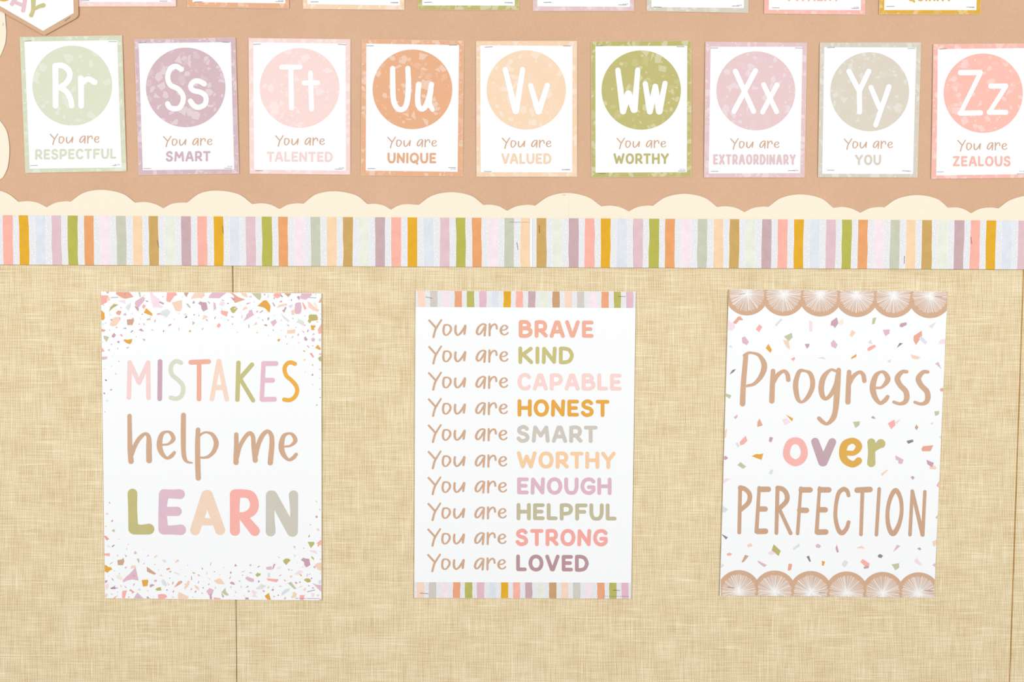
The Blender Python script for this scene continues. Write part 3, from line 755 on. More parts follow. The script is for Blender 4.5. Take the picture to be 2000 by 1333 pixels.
# ---- poster: MISTAKES help me LEARN
p1 = poster('white poster reading MISTAKES help me LEARN with terrazzo chips at top and bottom', [(197.3, 569.7), (628.3, 573.3), (628.6, 1172.6), (205.5, 1169)],
            lambda u, w: .0022 * u ** 3 + .0007 * math.sin(math.pi * u) + .0004 * w * w)
FA = '''b:150,88 205,90 180,125;c:62,150 180,148 200,185 165,270 90,310 62,320;e:165,190 205,175 225,235 165,250;s:330,84 545,88 620,175 480,210 420,190 320,130
u:455,120 475,115 485,145 470,150;o:700,88 730,90 745,170 725,180;m:640,280 660,245 785,165 815,205 800,245 705,360 650,315;u:635,325 690,345 712,380 700,425 655,370
c:785,300 832,325 795,382 765,350;p:895,92 935,95 965,150 1055,205 1065,310 1115,330 1105,360 950,355 920,220;u:1065,248 1138,280 1128,308 1052,272;k:815,235 875,248 850,260
c:1190,94 1340,96 1360,145 1310,165 1240,268 1180,250 1178,205;e:1270,270 1442,228 1445,360 1415,425 1335,415;b:1478,96 1560,98 1520,180 1485,140
e:1660,98 1830,100 1815,165 1775,205 1740,190 1592,210;O:285,292 365,310 270,365 203,425 225,350;g:575,270 568,350 530,415 485,355 520,310;p:355,240 475,230 485,295 380,255
s:360,405 415,420 400,465 380,488 330,470 320,440;m:490,448 500,490 447,492 455,460;y:835,365 935,455 943,500 870,475 795,445;g:1090,420 1190,378 1250,430 1180,530 1130,495 1075,490
m:1015,455 1080,445 1075,475 1025,485;o:1515,290 1540,288 1585,335 1585,370 1540,335;u:1640,240 1665,265 1650,290 1617,285;u:1715,285 1755,250 1790,265 1860,270 1880,385 1805,425 1775,380 1765,320
u:1875,245 1915,270 1910,300;y:60,388 125,450 132,540 100,575 62,560;e:270,540 310,515 385,520 400,560 330,660 265,680 212,655 235,600;m:360,525 395,525 400,565;b:220,565 245,548 272,568 245,580
b:505,560 590,552 615,525 630,580 600,655 515,655;g:1480,445 1530,470 1510,500 1485,490;k:1485,530 1520,495 1535,515 1515,535;e:1790,545 1810,490 1845,485 1885,520 1830,545 1800,565
m:1845,545 1880,560 1880,595 1850,575;o:1618,585 1640,605 1660,600 1655,630 1622,655;b:1210,680 1225,640 1270,632 1250,660;o:845,550 905,535 910,570 845,575;u:985,560 998,555 985,610 970,600
e:705,515 755,555 740,560;y:705,635 720,628 732,640 715,648;u:785,620 805,630 810,660 795,655;u:435,715 490,692 500,720;u:705,735 750,712 798,762 745,758;k:565,775 610,737 612,755 575,783
s:60,715 147,738 120,770 62,762;o:108,832 205,855 162,942 115,880;u:250,830 290,785 320,825 290,870 250,860;c:385,825 405,802 442,835 425,852
y:447,915 465,895 520,905 598,888 590,945 560,980 500,960;u:335,935 375,918 385,955 360,962;o:772,890 815,885 815,915 795,928;y:1560,770 1570,740 1590,738 1598,772
e:920,720 965,735 965,752 925,745;m:1772,720 1818,695 1790,740;k:1120,765 1125,742 1142,742 1132,775;c:1380,705 1400,705 1390,760;s:498,1045 515,1028 545,1030 535,1045 505,1052
o:180,1075 200,1062 222,1078 205,1098;c:62,1048 95,1045 130,1100 65,1112;m:62,1195 175,1190 170,1225 120,1245 62,1240;m:340,1065 355,1030 362,1068
k 800,148,18;m 1115,172,30;u 325,388,22;o 405,358,28;e 600,460,28;b 768,470,38;m 145,622,28;g 100,645,40;e 905,520,34;b 332,695,34;g 210,740,38;k 662,857,16;u 245,980,22;c 98,940,20
m 258,1185,16;p 1310,550,30;k 1395,455,18;k 1650,478,26;s 1732,490,34;e 1140,540,24;p 1190,285,18;e 1455,182,28;m 1800,155,20;t 225,478,50;u 105,320,30;k 1063,607,10;t 210,340,25;e 610,120,22;m 1820,150,24;k 472,128,18;u 1373,322,14'''
FB = '''m:-18,195 0,145 45,104 285,106 165,198;s:345,104 395,113 490,180 605,220 430,280 415,250 380,215 420,190 400,150;u:348,178 440,200 415,245;e:540,108 625,112 650,188 580,165 545,145
m:662,178 705,155 718,185;o:712,112 870,112 878,165 855,230 820,215 770,170;g:985,135 1010,130 1000,195 975,180;c:1075,150 1105,114 1215,114 1222,150 1160,200 1130,195;k:1205,150 1220,145 1245,170 1230,182
u:1090,185 1112,178 1100,215 1082,205;b:1268,115 1390,116 1335,178;m:1535,180 1560,115 1730,117 1735,150 1630,225 1540,205;u:1480,180 1500,158 1530,165 1530,225 1510,220;s:1900,170 1900,270 1845,275
o:205,215 242,235 240,250 210,235;p:195,245 258,270 232,330 158,315;m:65,265 95,280 112,375 70,408;c:190,403 315,425 292,512 195,465;O:345,375 390,340 440,338 478,372 420,445 395,452 365,425;e:402,380 455,345 470,360 415,390
k:297,285 320,272 325,285 305,298;u:620,285 690,270 690,280 635,302;e:555,405 570,370 610,335 650,370 605,390;m:572,590 620,510 625,475 660,445 670,405 720,388 725,430 752,480 660,540
y:810,330 910,240 935,232 965,234 1010,285 1035,335 1022,430 1000,435 950,375 900,350;u:1062,275 1078,268 1115,325 1100,342;m:1175,260 1210,235 1237,235 1225,275;e:1135,362 1175,310 1310,285 1315,318
g:1340,320 1375,310 1410,300 1405,340 1375,370 1345,340;u:1228,405 1260,390 1280,345 1300,340 1302,370 1265,445;e:1378,415 1420,390 1445,395 1440,478 1395,485
m:1450,300 1470,278 1500,268 1545,270 1562,340 1555,430 1530,465 1460,465 1442,430;c:1580,255 1648,370 1612,398 1575,300;t:1760,290 1790,245 1810,300 1835,365 1800,350;e:1660,250 1700,265 1770,340 1860,395 1835,430 1750,400 1680,350
O:1680,505 1700,472 1815,475 1838,520 1835,570 1730,585 1700,625 1665,590 1685,550;y:1725,510 1760,505 1760,530 1725,535;u:848,440 900,398 912,412 860,448;m:790,415 815,408 832,430 795,445
u:985,525 1018,525 1000,572 982,568;m:1032,600 1120,555 1140,610 1080,680;g:1210,455 1350,570 1345,610 1260,545;w:1500,548 1600,590 1610,650 1590,665 1490,610;e:740,660 790,598 812,640;b:918,655 950,635 985,660 960,675
m:1305,635 1355,655 1340,685;c:125,660 160,617 192,655 160,700 122,685;u:368,500 410,515 400,528 368,512;o:655,635 675,650 678,700 660,705;y:1715,655 1802,660 1795,690 1770,705 1785,735 1728,740
c:1900,630 1900,790 1855,808 1835,730;e:1325,738 1455,725 1448,795 1312,798;m:1560,740 1612,770 1600,790;u:1655,770 1665,725 1685,735 1670,775;m:1735,828 1765,788 1790,812;c:1485,825 1505,795 1520,808 1508,840
u:1605,865 1625,845 1665,895 1640,925 1610,905;m:1722,890 1755,865 1790,885 1780,930 1740,932;y:1145,905 1190,882 1197,910 1170,940;o:1382,872 1410,840 1428,858;m:1650,1000 1668,995 1695,1030 1680,1048
y:1792,1040 1835,985 1893,1055 1870,1078;b:1580,1085 1600,1080 1628,1105 1610,1112;s:1698,1140 1728,1120 1773,1190 1755,1208;m:1850,1140 1900,1126 1900,1160 1865,1160;u:285,550 330,570 325,582
g:1275,830 1300,825 1305,870 1285,860;e:1500,920 1530,960 1515,968;u:1405,985 1440,1025 1425,1010;u:70,545 95,510 107,520 88,550;c:540,540 548,485 560,490 548,540;O:1840,1210 1900,1170 1900,1275 1860,1260
k 1387,228,28;g 755,262,36;p 742,368,26;g 535,320,26;s 903,570,30;g 1105,490,32;o 1415,540,30;e 1215,572,42;e 1480,605,36;m 1622,492,36;e 1825,598,36;m 1615,658,44;o 1465,692,32;k 1083,740,20;p 1215,742,38;e 805,782,36
u 1000,827,22;b 385,637,26;e 200,532,30;g 470,775,34;k 1315,973,20;o 1750,1005,34;g 830,525,30;k 1885,465,18;g 1868,905,60;u 1803,140,26;u 935,135,32;g 210,385,30;k 1885,555,20'''
FE = '''u 220,650,12;k 160,690,10;e 100,712,22;e 195,752,24;k 115,805,22;s 158,880,26;k 100,912,20;g 122,972,18;k 107,1062,12;e 1730,638,20;o 1797,680,26;e 1855,715,26;u 1735,738,10;u 1795,760,18;k 1855,787,12;e 1798,838,14
k 1855,877,14;k 1857,945,16;k 1830,1005,16'''
FE2 = 'o 140,495,18;e 118,582,24;u 160,637,24;e 108,680,22;o 170,713,26;e 1772,482,20;o 1799,548,24;u 1772,603,22;u 1724,665,14;e 1785,705,30'
FC = '''s:115,60 155,60 208,115 170,140 150,125;k:248,240 295,207 298,222 258,255;c:115,362 217,355 215,410 115,388;e:332,368 370,400 345,418;O:470,372 512,405 490,420;m:628,345 650,312 680,355 650,372 630,368;m:845,415 868,378 887,398
e:960,425 1010,382 1028,400 980,438;b:345,472 415,462 450,435 465,490 440,558 355,558;o:675,450 710,440 722,490 715,525 690,490;w:1105,470 1150,462 1182,490 1140,518;e:1325,522 1340,480 1380,455 1400,490 1345,512
y:115,560 155,558 195,590 235,592 262,632 215,650 178,690 115,655;m:462,595 520,575 490,620;e:572,625 580,565 648,562 660,595;m:655,590 708,818 600,800 520,815 445,852 437,815 500,750 560,700;u:615,725 645,728 630,755 612,748
b:845,582 1008,700 970,720 850,668;e:1058,735 1090,708 1112,748;s:1178,615 1235,598 1240,625 1185,645;o:1222,660 1262,648 1262,672 1240,685;p:1318,668 1408,705 1390,728 1315,695;t:330,735 380,722 440,790 400,812 340,775
y:760,808 838,805 850,795 875,820 855,912 780,922;m:965,808 1018,800 1015,840 975,845;u:895,890 940,875 982,895 900,940;g:1090,820 1125,795 1165,830 1190,900 1160,922 1110,880;e:1195,840 1235,890 1210,905
u:1290,835 1303,840 1295,880 1272,875;s:1305,940 1380,835 1430,817 1455,845 1400,890;e:1545,820 1572,825 1570,880 1500,970 1475,945;u:1598,745 1612,745 1615,810 1600,808;c:1705,720 1735,712 1750,740 1735,748
O:1625,672 1672,690 1665,702 1625,695;e:1850,715 1870,665 1882,685 1862,720;u:1888,762 1920,800 1915,808;m:1710,860 1722,822 1740,835 1722,872;O:988,965 1050,930 1085,932 1097,985 1020,992;e:1650,890 1720,920 1742,992 1670,945
c:1585,970 1605,942 1620,955 1605,988;m:1858,995 1920,942 1985,980 1955,1060 1895,1065;u:1910,1050 1945,1045 1958,1140 1918,1140;c:425,1010 445,990 512,985 470,1125 428,1126;s:545,990 570,962 640,1015 595,1042 590,1010
m:620,1125 685,1020 800,1130;u:685,1110 715,1092 705,1125;u:840,1100 862,1085 905,1130 850,1130;c:1035,1055 1100,1045 1165,1055 1198,1092 1130,1135 1045,1135;e:1375,1060 1390,1010 1555,1090 1545,1140 1378,1140
s:360,1062 300,1126 255,1126;e:115,1060 170,1038 188,1045 165,1105 115,1115;u:228,950 305,905 315,965 240,965;u:130,820 175,812 180,830 145,870;p:140,900 190,860 205,900 180,960 150,975;e:390,890 430,910 405,938
k:455,905 505,940 495,945;b:235,770 265,785 290,822 265,815;u:215,540 255,508 265,518 220,545;b:610,900 630,865 642,880 622,908;u:1280,1015 1300,982 1315,992 1295,1025;u:1655,1018 1675,985 1692,995 1675,1025
m:1768,1045 1785,1015 1805,1035;m:340,990 365,1025 355,1030;k:1780,600 1790,598 1798,628 1785,630;m:1920,545 1935,505 1945,520 1930,572;o:1880,885 1905,862 1915,880 1895,900
m 372,115,28;u 531,203,18;e 507,280,36;w 785,280,26;m 798,532,36;u 980,540,26;w 1540,557,34;u 290,655,18;u 382,702,24;u 197,745,20;m 1045,642,20;k 1427,628,18;u 1240,777,20;k 1497,877,20;w 1505,748,34;u 1803,940,30;e 862,990,36
w 720,975,50;k 1190,978,26;e 960,1088,30;e 1290,1095,44;k 540,1098,24;u 252,1050,28;u 1627,1098,20;t 1808,822,30;t 200,235,70'''
FD = '''b:1672,78 1690,35 1705,50 1692,85;c:1900,115 1900,218 1845,205 1815,180;y:1830,225 1845,200 1862,210 1850,240;O:1665,158 1775,158 1780,195 1718,265;p:1685,318 1720,295 1810,305 1825,365 1770,345;m:1418,228 1462,235 1442,278
k:1580,270 1605,258 1608,270;m:1142,395 1198,425 1185,435;g:1425,385 1445,375 1470,400 1455,415;O:1243,480 1290,440 1345,442 1375,475 1330,515 1305,552 1270,525;O:1722,420 1735,400 1775,440 1765,468
u:1548,462 1590,425 1625,440 1690,445 1712,550 1640,592 1610,555 1605,505;e:1785,550 1830,515 1900,505 1900,655 1840,630;m:1757,575 1790,562 1805,590 1780,615;k:1862,460 1890,442 1890,455;u:420,560 440,532 468,572 430,580
m:668,545 705,535 712,560 690,580;b:805,605 830,565 862,572;m:955,590 1050,572 1060,600 1050,632 970,632;u:1060,630 1085,540 1122,528 1085,615;t:1130,625 1150,585 1220,575 1190,615;m:1325,612 1365,620 1350,655
u:1385,650 1400,628 1412,638;e:535,685 545,660 605,642 590,668;p:1450,700 1520,635 1600,660 1530,710 1450,718;y:1525,710 1540,703 1572,730 1555,745;e:1355,740 1395,722 1412,745 1380,775;m:1645,745 1660,698 1672,700 1660,750
u:1680,720 1725,690 1700,718;m:602,780 635,745 750,790 757,830 720,842 660,828;O:775,720 818,678 835,695 868,692 862,730 805,755;w:985,690 1025,688 1028,762 985,762;c:968,778 1175,795 1140,845 985,815;u:820,850 825,808 855,825 845,845
e:65,820 165,778 205,800 258,880 145,878;u:335,855 385,833 415,855 432,888 375,882;m:670,685 695,672 722,685 700,700;u:1175,735 1215,710 1218,722 1190,740;s:1255,800 1268,795 1300,820 1285,832;O:1595,805 1640,775 1690,780 1722,810 1710,840 1665,850
u:1712,775 1740,760 1745,785 1722,790;o:1327,860 1385,835 1410,870 1480,960 1430,955;u:1442,845 1470,835 1495,860 1470,875;m:1742,855 1800,880 1900,890 1900,1010 1830,945;g:1845,820 1900,790 1900,870 1850,870;c:330,780 350,745 365,755 345,792
o:490,825 510,812 530,825 515,840;w:790,945 880,872 965,905 890,965 792,965;e:975,935 1000,908 1025,915 1010,945 985,955;m:1178,920 1190,898 1240,925 1210,920;u:1048,985 1065,950 1095,965 1080,992;m:892,985 930,975 938,1000 918,1020
o:200,1015 270,940 280,1010 328,1055 300,1078 250,1055;u:195,1020 245,1080 235,1112 215,1090;e:340,935 365,905 380,915 365,948;e:515,905 540,910 555,938 535,945;k:610,940 660,902 655,925;o:640,1000 665,975 688,1005 665,1020
p:705,1000 740,975 808,1020 770,1060 815,1090 805,1105 715,1085 750,1050;y:932,1080 1005,1025 1048,1160 1000,1160;g:1220,1020 1290,960 1370,945 1350,990 1225,1075;e:1410,1020 1440,1005 1485,1040 1470,1090 1395,1120 1382,1090 1410,1065
c:1530,1062 1615,1060 1590,1155 1535,1155;m:1255,1130 1285,1090 1300,1110 1285,1138;u:605,1100 660,1105 668,1150 605,1150;c:70,1100 190,1120 185,1145 72,1145;m:1075,1075 1112,1078 1095,1110;y:1840,1165 1890,1118 1900,1165
p:1725,1020 1785,1040 1770,1095 1730,1090;e:1815,1060 1850,1045 1862,1065 1835,1090;e:1510,930 1570,898 1575,915 1520,938;e:1590,965 1625,938 1640,955 1610,1000;u:1730,945 1758,922 1775,955;m:425,980 462,1030 440,1030
e 98,942,44;m 415,1080,34;e 585,1070,36;s 172,718,36;u 360,683,40;u 557,728,26;k 82,668,22;p 238,602,34;u 1533,845,34;u 1685,905,30;w 1085,925,36;k 1165,1065,26;w 1583,585,30;e 1483,512,30;e 1880,695,36;u 1885,320,18;y 340,1135,24
m 880,1145,40;u 712,1142,22;g 1885,85,26'''
SA, SB, SC, SD = (190, 560, .115), (410, 560, .115), (190, 1040, .115), (410, 1040, .115)
flakes(p1, [(SA, FA), (SB, FB), ((180, 550, .24), FE), ((180, 860, .24755), FE2), (SC, FC), (SD, FD)], 'terrazzo_print', 'scattered multicoloured terrazzo chips')
Q5, QH, QL = (180, 550, .24), (230, 790, .185), (230, 940, .185)
mb = MB()
for txt, c in (('l 301,945,36 308,660 383,825 457,660 461,948', (251, 217, 214)), ('l 555,651,38 552,955', (210, 174, 186)),
               ('s 724,662,36 693,649 660,664 642,705 652,758 700,800 735,840 743,890 725,935 685,954 642,946', (222, 226, 206)),
               ('l 806,658,40 949,652 ; l 873,670,37 872,957', (245, 182, 162)), ('l 977,957,36 1032,648 ; l 1034,648,36 1098,960 ; l 1000,863,42 1075,863', (252, 221, 203)),
               ('l 1193,662,36 1184,962 ; l 1303,677,36 1205,790 ; l 1205,790,34 1312,968', (204, 197, 136)),
               ('l 1397,665,36 1383,960 ; l 1400,668,40 1498,668 ; l 1400,804,40 1470,804 ; l 1386,960,40 1485,958', (236, 194, 210)),
               ('s 1652,670,34 1620,659 1590,668 1568,708 1582,765 1625,805 1662,850 1670,895 1650,940 1610,965 1565,961', (242, 182, 76))):
    mb = MB(); draw(p1, mb, mat('ink_headline_%d_%d_%d' % c, c, .02), txt, Q5); mb.build('letter_print', p1.root)
HM_E = 's 480,428,22 540,418,26 590,368,46 567,308,38 520,289,26 465,322,46 443,425,60 465,510,52 520,567,32 570,545,42 600,510,36'
mb = MB()
draw(p1, mb, TAN, 's 127,123,46 130,350,50 133,480,54 143,602,58 ; s 152,530,40 188,430,46 240,350,44 295,311,34 328,342,46 333,420,58 332,500,60 334,593,60', QH); draw(p1, mb, TAN, HM_E, QH)
draw(p1, mb, TAN, 's 697,114,52 695,300,54 697,480,50 708,565,46 738,607,28 787,617,18', QH)
draw(p1, mb, TAN, 's 851,268,48 846,420,54 848,620,56 853,778,56 ; s 866,330,26 900,305,24 945,296,24 1005,322,40 1043,405,52 1020,490,46 970,545,36 915,563,26 868,560,22', QH)
draw(p1, mb, TAN, 's 1255,318,46 1255,450,50 1252,540,54 1252,613,56 ; s 1262,560,44 1290,450,44 1345,350,44 1395,304,44 1430,340,46 1437,430,48 1448,520,54 1455,590,54 ; s 1462,540,44 1485,430,48 1530,330,50 1585,284,40 1625,330,48 1630,430,54 1620,540,56 1613,616,56', QH)
draw(p1, mb, TAN, HM_E, (QH[0] + 1287 * .185, QH[1] + 17 * .185, .185))
mb.build('word_print', p1.root)
mb = MB()
for txt, c in (('s 158,131,102 160,300,95 167,505,104 ; s 180,505,118 250,512,104 332,506,114', (201, 193, 132)),
               ('s 490,142,106 476,300,86 484,508,104 ; s 490,135,100 560,135,94 660,137,104 ; s 490,320,96 629,319,98 700,319,0 ; s 490,515,98 570,515,96 668,513,112', (229, 193, 208)),
               ('l 820,518,104 940,150,112 ; l 950,148,112 1084,516,104 ; l 870,428,78 1030,428,78', (247, 218, 195)),
               ('s 1242,142,112 1238,300,100 1240,523,106 ; s 1245,135,100 1330,130,88 1410,152,92 1446,240,92 1420,320,92 1340,362,76 1250,362,76 ; l 1330,380,90 1450,525,106', (253, 184, 175)),
               ('s 1620,150,106 1612,340,90 1617,530,104 ; l 1635,150,104 1842,530,108 ; s 1858,145,98 1865,350,82 1848,530,112', (212, 206, 194))):
    txt = txt.replace(' 700,319,0', '')
    mb = MB(); draw(p1, mb, mat('ink_headline_%d_%d_%d' % c, c, .03), txt, QL); mb.build('letter_print', p1.root)
tiny_text(p1, 'TCR © Teacher Created Resources', 576.5, 1169.6, 48)
for s_ in ST((SA, (232, 190, 362, 181)), (SB, (1690, 188, 1812, 190)), (SC, (228, 948, 355, 944)), (SD, (1658, 1005, 1788, 973))): staple(p1, s_[:2], s_[2:])

# ---- poster: ten "You are" lines
p2 = poster('white poster with ten lines starting You are BRAVE, between two striped bands', [(811.8, 568), (1241.7, 569.9), (1232, 1169.6), (809.3, 1167.7)],
            lambda u, w: .0012 * (2 * u - 1) ** 2 + .0006 * w * w + .0005 * math.sin(math.pi * u))
SM2 = list(SM)
for k_, n_, c_ in ((7, 'warm_grey', (213, 207, 198)), (9, 'cocoa', (205, 164, 120)), (8, 'apricot', (251, 219, 198)), (3, 'rose', (231, 191, 204)), (5, 'terracotta', (239, 170, 130)), (4, 'moss', (190, 187, 104))):
    SM2[k_] = mat('stripe_' + n_, c_, .05, 1400)
ORDER = [8, 7, 6, 5, 4, 3, 2, 1, 0, 11, 10, 9]
tag(stripes(p2, p2.root, [(790 + .24 * (140 + 99.5 * i), SM2[ORDER[i % 12]]) for i in range(-1, 19)], 7.1, lambda x: 568.3 + (x - 812) * .0044, lambda x: 599.8 + (x - 812) * .0048,
            lambda x: 0, 7, .9, 'stripe_print', (812, 1241.2), 9), 'striped band along the top edge')
tag(stripes(p2, p2.root, [(790 + .2475 * (127 + 94.8 * i), SM2[ORDER[i % 12]]) for i in range(-1, 19)], 7.0, lambda x: 1137.0 + (x - 810) * .003, lambda x: 1167.5 + (x - 810) * .0044,
            lambda x: 0, 8, .9, 'stripe_print', (809.7, 1231.9), 9), 'striped band along the bottom edge')
YS = [623.2, 674.8, 726, 777.3, 828.4, 879.8, 930.5, 981.3, 1031.3, 1081.1]
LINES = [('BRAVE', 1012.7, 1159.1, 625.4, 660, (245, 182, 158)), ('KIND', 1012.5, 1120.5, 677, 711.2, (205, 197, 132)), ('CAPABLE', 1010.8, 1213.6, 728.9, 762.9, (253, 218, 212)),
         ('HONEST', 1010.8, 1190, 780, 814, (236, 174, 76)), ('SMART', 1009, 1166.8, 830.6, 864.8, (213, 205, 194)), ('WORTHY', 1009.5, 1202, 881.6, 915.4, (252, 211, 170)),
         ('ENOUGH', 1009.3, 1194.2, 932.2, 966.2, (228, 190, 202)), ('HELPFUL', 1009, 1204, 982.6, 1016.4, (200, 193, 160)), ('STRONG', 1007, 1186.5, 1032.8, 1066.6, (250, 176, 166)), ('LOVED', 1007.8, 1149.6, 1083.2, 1116.2, (190, 152, 158))]
for i, (t, x0, x1, yt, yb, c) in enumerate(LINES):
    k = i / 9.0
    you_are(p2, p2.root, 836 - 2 * k, 993.5 - 4.8 * k, YS[i], YS[i] + 37 - 1.0 * k, .004, .93)
    mb = MB(); word(p2, mb, t, mat('ink_word_' + t.lower(), c, .02), x0, x1, yt, yb, .0045); tag(mb.build('word_print', p2.root), 'word ' + t)
tiny_text(p2, 'TCR © Teacher Created Resources', 1178, 1165.6, 50)
for s_ in ST(((790, 550, .24), (172, 126, 230, 138), (1738, 122, 1797, 122)), ((790, 860, .2475), (124, 1205, 187, 1210), (1645, 1181, 1700, 1186))): staple(p2, s_[:2], s_[2:])

# ---- poster: Progress over PERFECTION
p3 = poster('white poster reading Progress over PERFECTION with brown scalloped fans at both ends', [(1422.8, 565), (1850.4, 569.8), (1823.7, 1167.7), (1405.3, 1163.3)],
            lambda u, w: .0022 * (1 - u) ** 3 + .0006 * math.sin(math.pi * u) + .0004 * w * w)
G3, H3 = (1390, 550, .24755), (1390, 860, .24755)
RAY = [mat('ray_white', (253, 252, 251)), mat('ray_grey', (238, 233, 231)), mat('ray_pink', (243, 230, 224))]
def fans(o, xs, ys, ry, edge, R, r, up, label):
    """six brown scallops holding white ray fans; up = +1 hangs down from the top edge"""
    mb = MB(); q = p3.c; rg = random.Random(9 + up); STp = [(x + (sum(p[0] for p in q) / 4 - x) * .001, y + (sum(p[1] for p in q) / 4 - y) * .001) for x, y in q]
    rays = MB(); pitch = (xs[-1] - xs[0]) / (len(xs) - 1) / 2
    for cx, cy, c2, ed in zip(xs, ys, ry, edge):
        a0 = math.acos(pitch / R)
        arc = [(cx + R * math.cos(a0 + (math.pi - 2 * a0) * i / 20), cy + up * R * math.sin(a0 + (math.pi - 2 * a0) * i / 20)) for i in range(21)]
        poly = [(cx + pitch, ed - up * 40)] + arc + [(cx - pitch, ed - up * 40)]
        for c0, c1 in ((-pitch, -pitch / 2), (-pitch / 2, 0), (0, pitch / 2), (pitch / 2, pitch)):
            pl = clip(clip(poly, [(cx + c0, -400), (cx + c1, -400), (cx + c1, 1800), (cx + c0, 1800)]), [((x - o[0]) / o[2], (y - o[1]) / o[2]) for x, y in STp])
            if len(pl) > 2: mb.face([p3.v(*p, .00018) for p in Z(o, *[k for p in pl for k in p])], TAN)
        clq = [((x - o[0]) / o[2], (y - o[1]) / o[2]) for x, y in STp]
        n = 88
        for i in range(n):
            a = 2 * math.pi * (i + rg.uniform(-.3, .3)) / n; L = r * rg.uniform(.93, 1.02)
            if math.sin(a) * up < -.35: L = r * .9
            w1 = rg.uniform(1.5, 3.4); ca, sa = math.cos(a), math.sin(a)
            poly = [(cx - sa * 1.0, c2 + ca * 1.0), (cx + ca * L - sa * w1 * .7, c2 + sa * L + ca * w1 * .7), (cx + ca * (L + 2.5) - sa * w1 * .3, c2 + sa * (L + 2.5) + ca * w1 * .3),
                    (cx + ca * (L + 2.5) + sa * w1 * .3, c2 + sa * (L + 2.5) - ca * w1 * .3), (cx + ca * L + sa * w1 * .7, c2 + sa * L - ca * w1 * .7), (cx + sa * 1.0, c2 - ca * 1.0)]
            pl = clip(poly, clq)
            if len(pl) > 2: rays.face([p3.v(*p, .00026 + (i % 9) * 7e-6) for p in Z(o, *[k for p in pl for k in p])], RAY[rg.choice((0, 0, 0, 1, 2))])
        pl = clip([(cx + 13 * math.cos(k * .5236), c2 + 13 * math.sin(k * .5236)) for k in range(12)], clq)
        if len(pl) > 2: rays.face([p3.v(*p, .00034) for p in Z(o, *[k for p in pl for k in p])], RAY[0])
    b_ = tag(mb.build('scallop_print', p3.root), label)
    tag(rays.build('ray_print', b_), 'white ray fans')
XS = [275, 565, 854, 1143, 1432, 1720]
fans(G3, XS, [94 + i * 4.4 for i in range(6)], [99 + i * 3 for i in range(6)], [64 + i * 3.4 for i in range(6)], 174, 137, 1, 'brown scallops along the top edge')
XH = [211, 494, 778, 1062, 1346, 1630]
fans(H3, XH, [1194 + i * 4.0 for i in range(6)], [1191 + i * 3.6 for i in range(6)], [1226 + i * 3.4 for i in range(6)], 171, 135, -1, 'brown scallops along the bottom edge')
FG = '''p:120,300 180,340 178,370 150,390 120,382;s:165,325 205,278 222,275 245,300 240,306 215,306 190,335 175,333;c:345,378 372,338 397,358 372,400;g:495,342 545,292 555,302 508,355;p:765,305 793,320 790,395 768,395;t:990,330 1030,292 1042,330 1020,350
u:940,315 985,283 997,330 970,368 955,350 935,348;o:1268,290 1297,283 1282,335 1262,338;u:1480,345 1490,330 1535,322 1538,342 1500,362 1483,358;w:1712,350 1770,320 1735,372;m:1347,382 1403,378 1400,412 1368,432;e:1085,425 1105,382 1133,402 1105,440
m:235,445 258,432 292,475 275,502 240,485;o:568,435 628,405 637,440 605,472;e:558,462 605,465 615,535 590,520;s:1592,430 1655,388 1658,430 1610,502 1590,465;g:1632,450 1650,430 1698,478 1682,497;y:423,525 445,492 473,540 460,563
u:732,493 770,492 765,515 748,530;m:937,485 960,460 992,500 975,530 942,512;g:1232,485 1250,460 1268,495;c:1222,540 1235,520 1283,497 1295,515 1240,550;k:1458,525 1480,485 1507,488;p:1785,495 1805,458 1860,450 1860,490;g:128,515 150,502 165,523
c:623,610 652,595 655,615 640,628;g:830,603 880,595 897,615;y:1098,600 1138,572 1140,592 1100,614;e:1565,575 1645,597 1625,615 1580,608;w:1383,628 1412,612 1412,635 1395,642;m:1760,648 1787,635 1810,690;k:138,735 160,698 190,690 170,715
s:1797,855 1808,842 1850,842 1850,868 1805,868;o:100,878 153,898 140,925 100,900;m:170,1070 203,1048 200,1072 185,1085;s:358,1110 375,1080 400,1135 357,1148;p:550,1085 590,1080 622,1112 572,1135;y:582,1050 640,1080 632,1105
o:1112,1108 1167,1103 1163,1135 1132,1157;u:1255,1075 1270,1060 1292,1080 1275,1085;c:1387,1120 1440,1088 1448,1135 1413,1165;w:1440,1110 1490,1082 1460,1125;b:1600,1155 1612,1128 1628,1150 1615,1175;o:1755,1025 1793,1022 1790,1050 1762,1062
e:1720,1125 1740,1110 1748,1128;e:95,1180 120,1160 110,1230 95,1235;c:218,1265 265,1217 280,1255 250,1285 222,1292;g:185,1275 200,1268 220,1298 200,1308;u:448,1260 455,1225 482,1232 468,1270;k:1535,1258 1585,1247 1590,1265 1548,1282
g:1790,1225 1812,1215 1812,1250'''
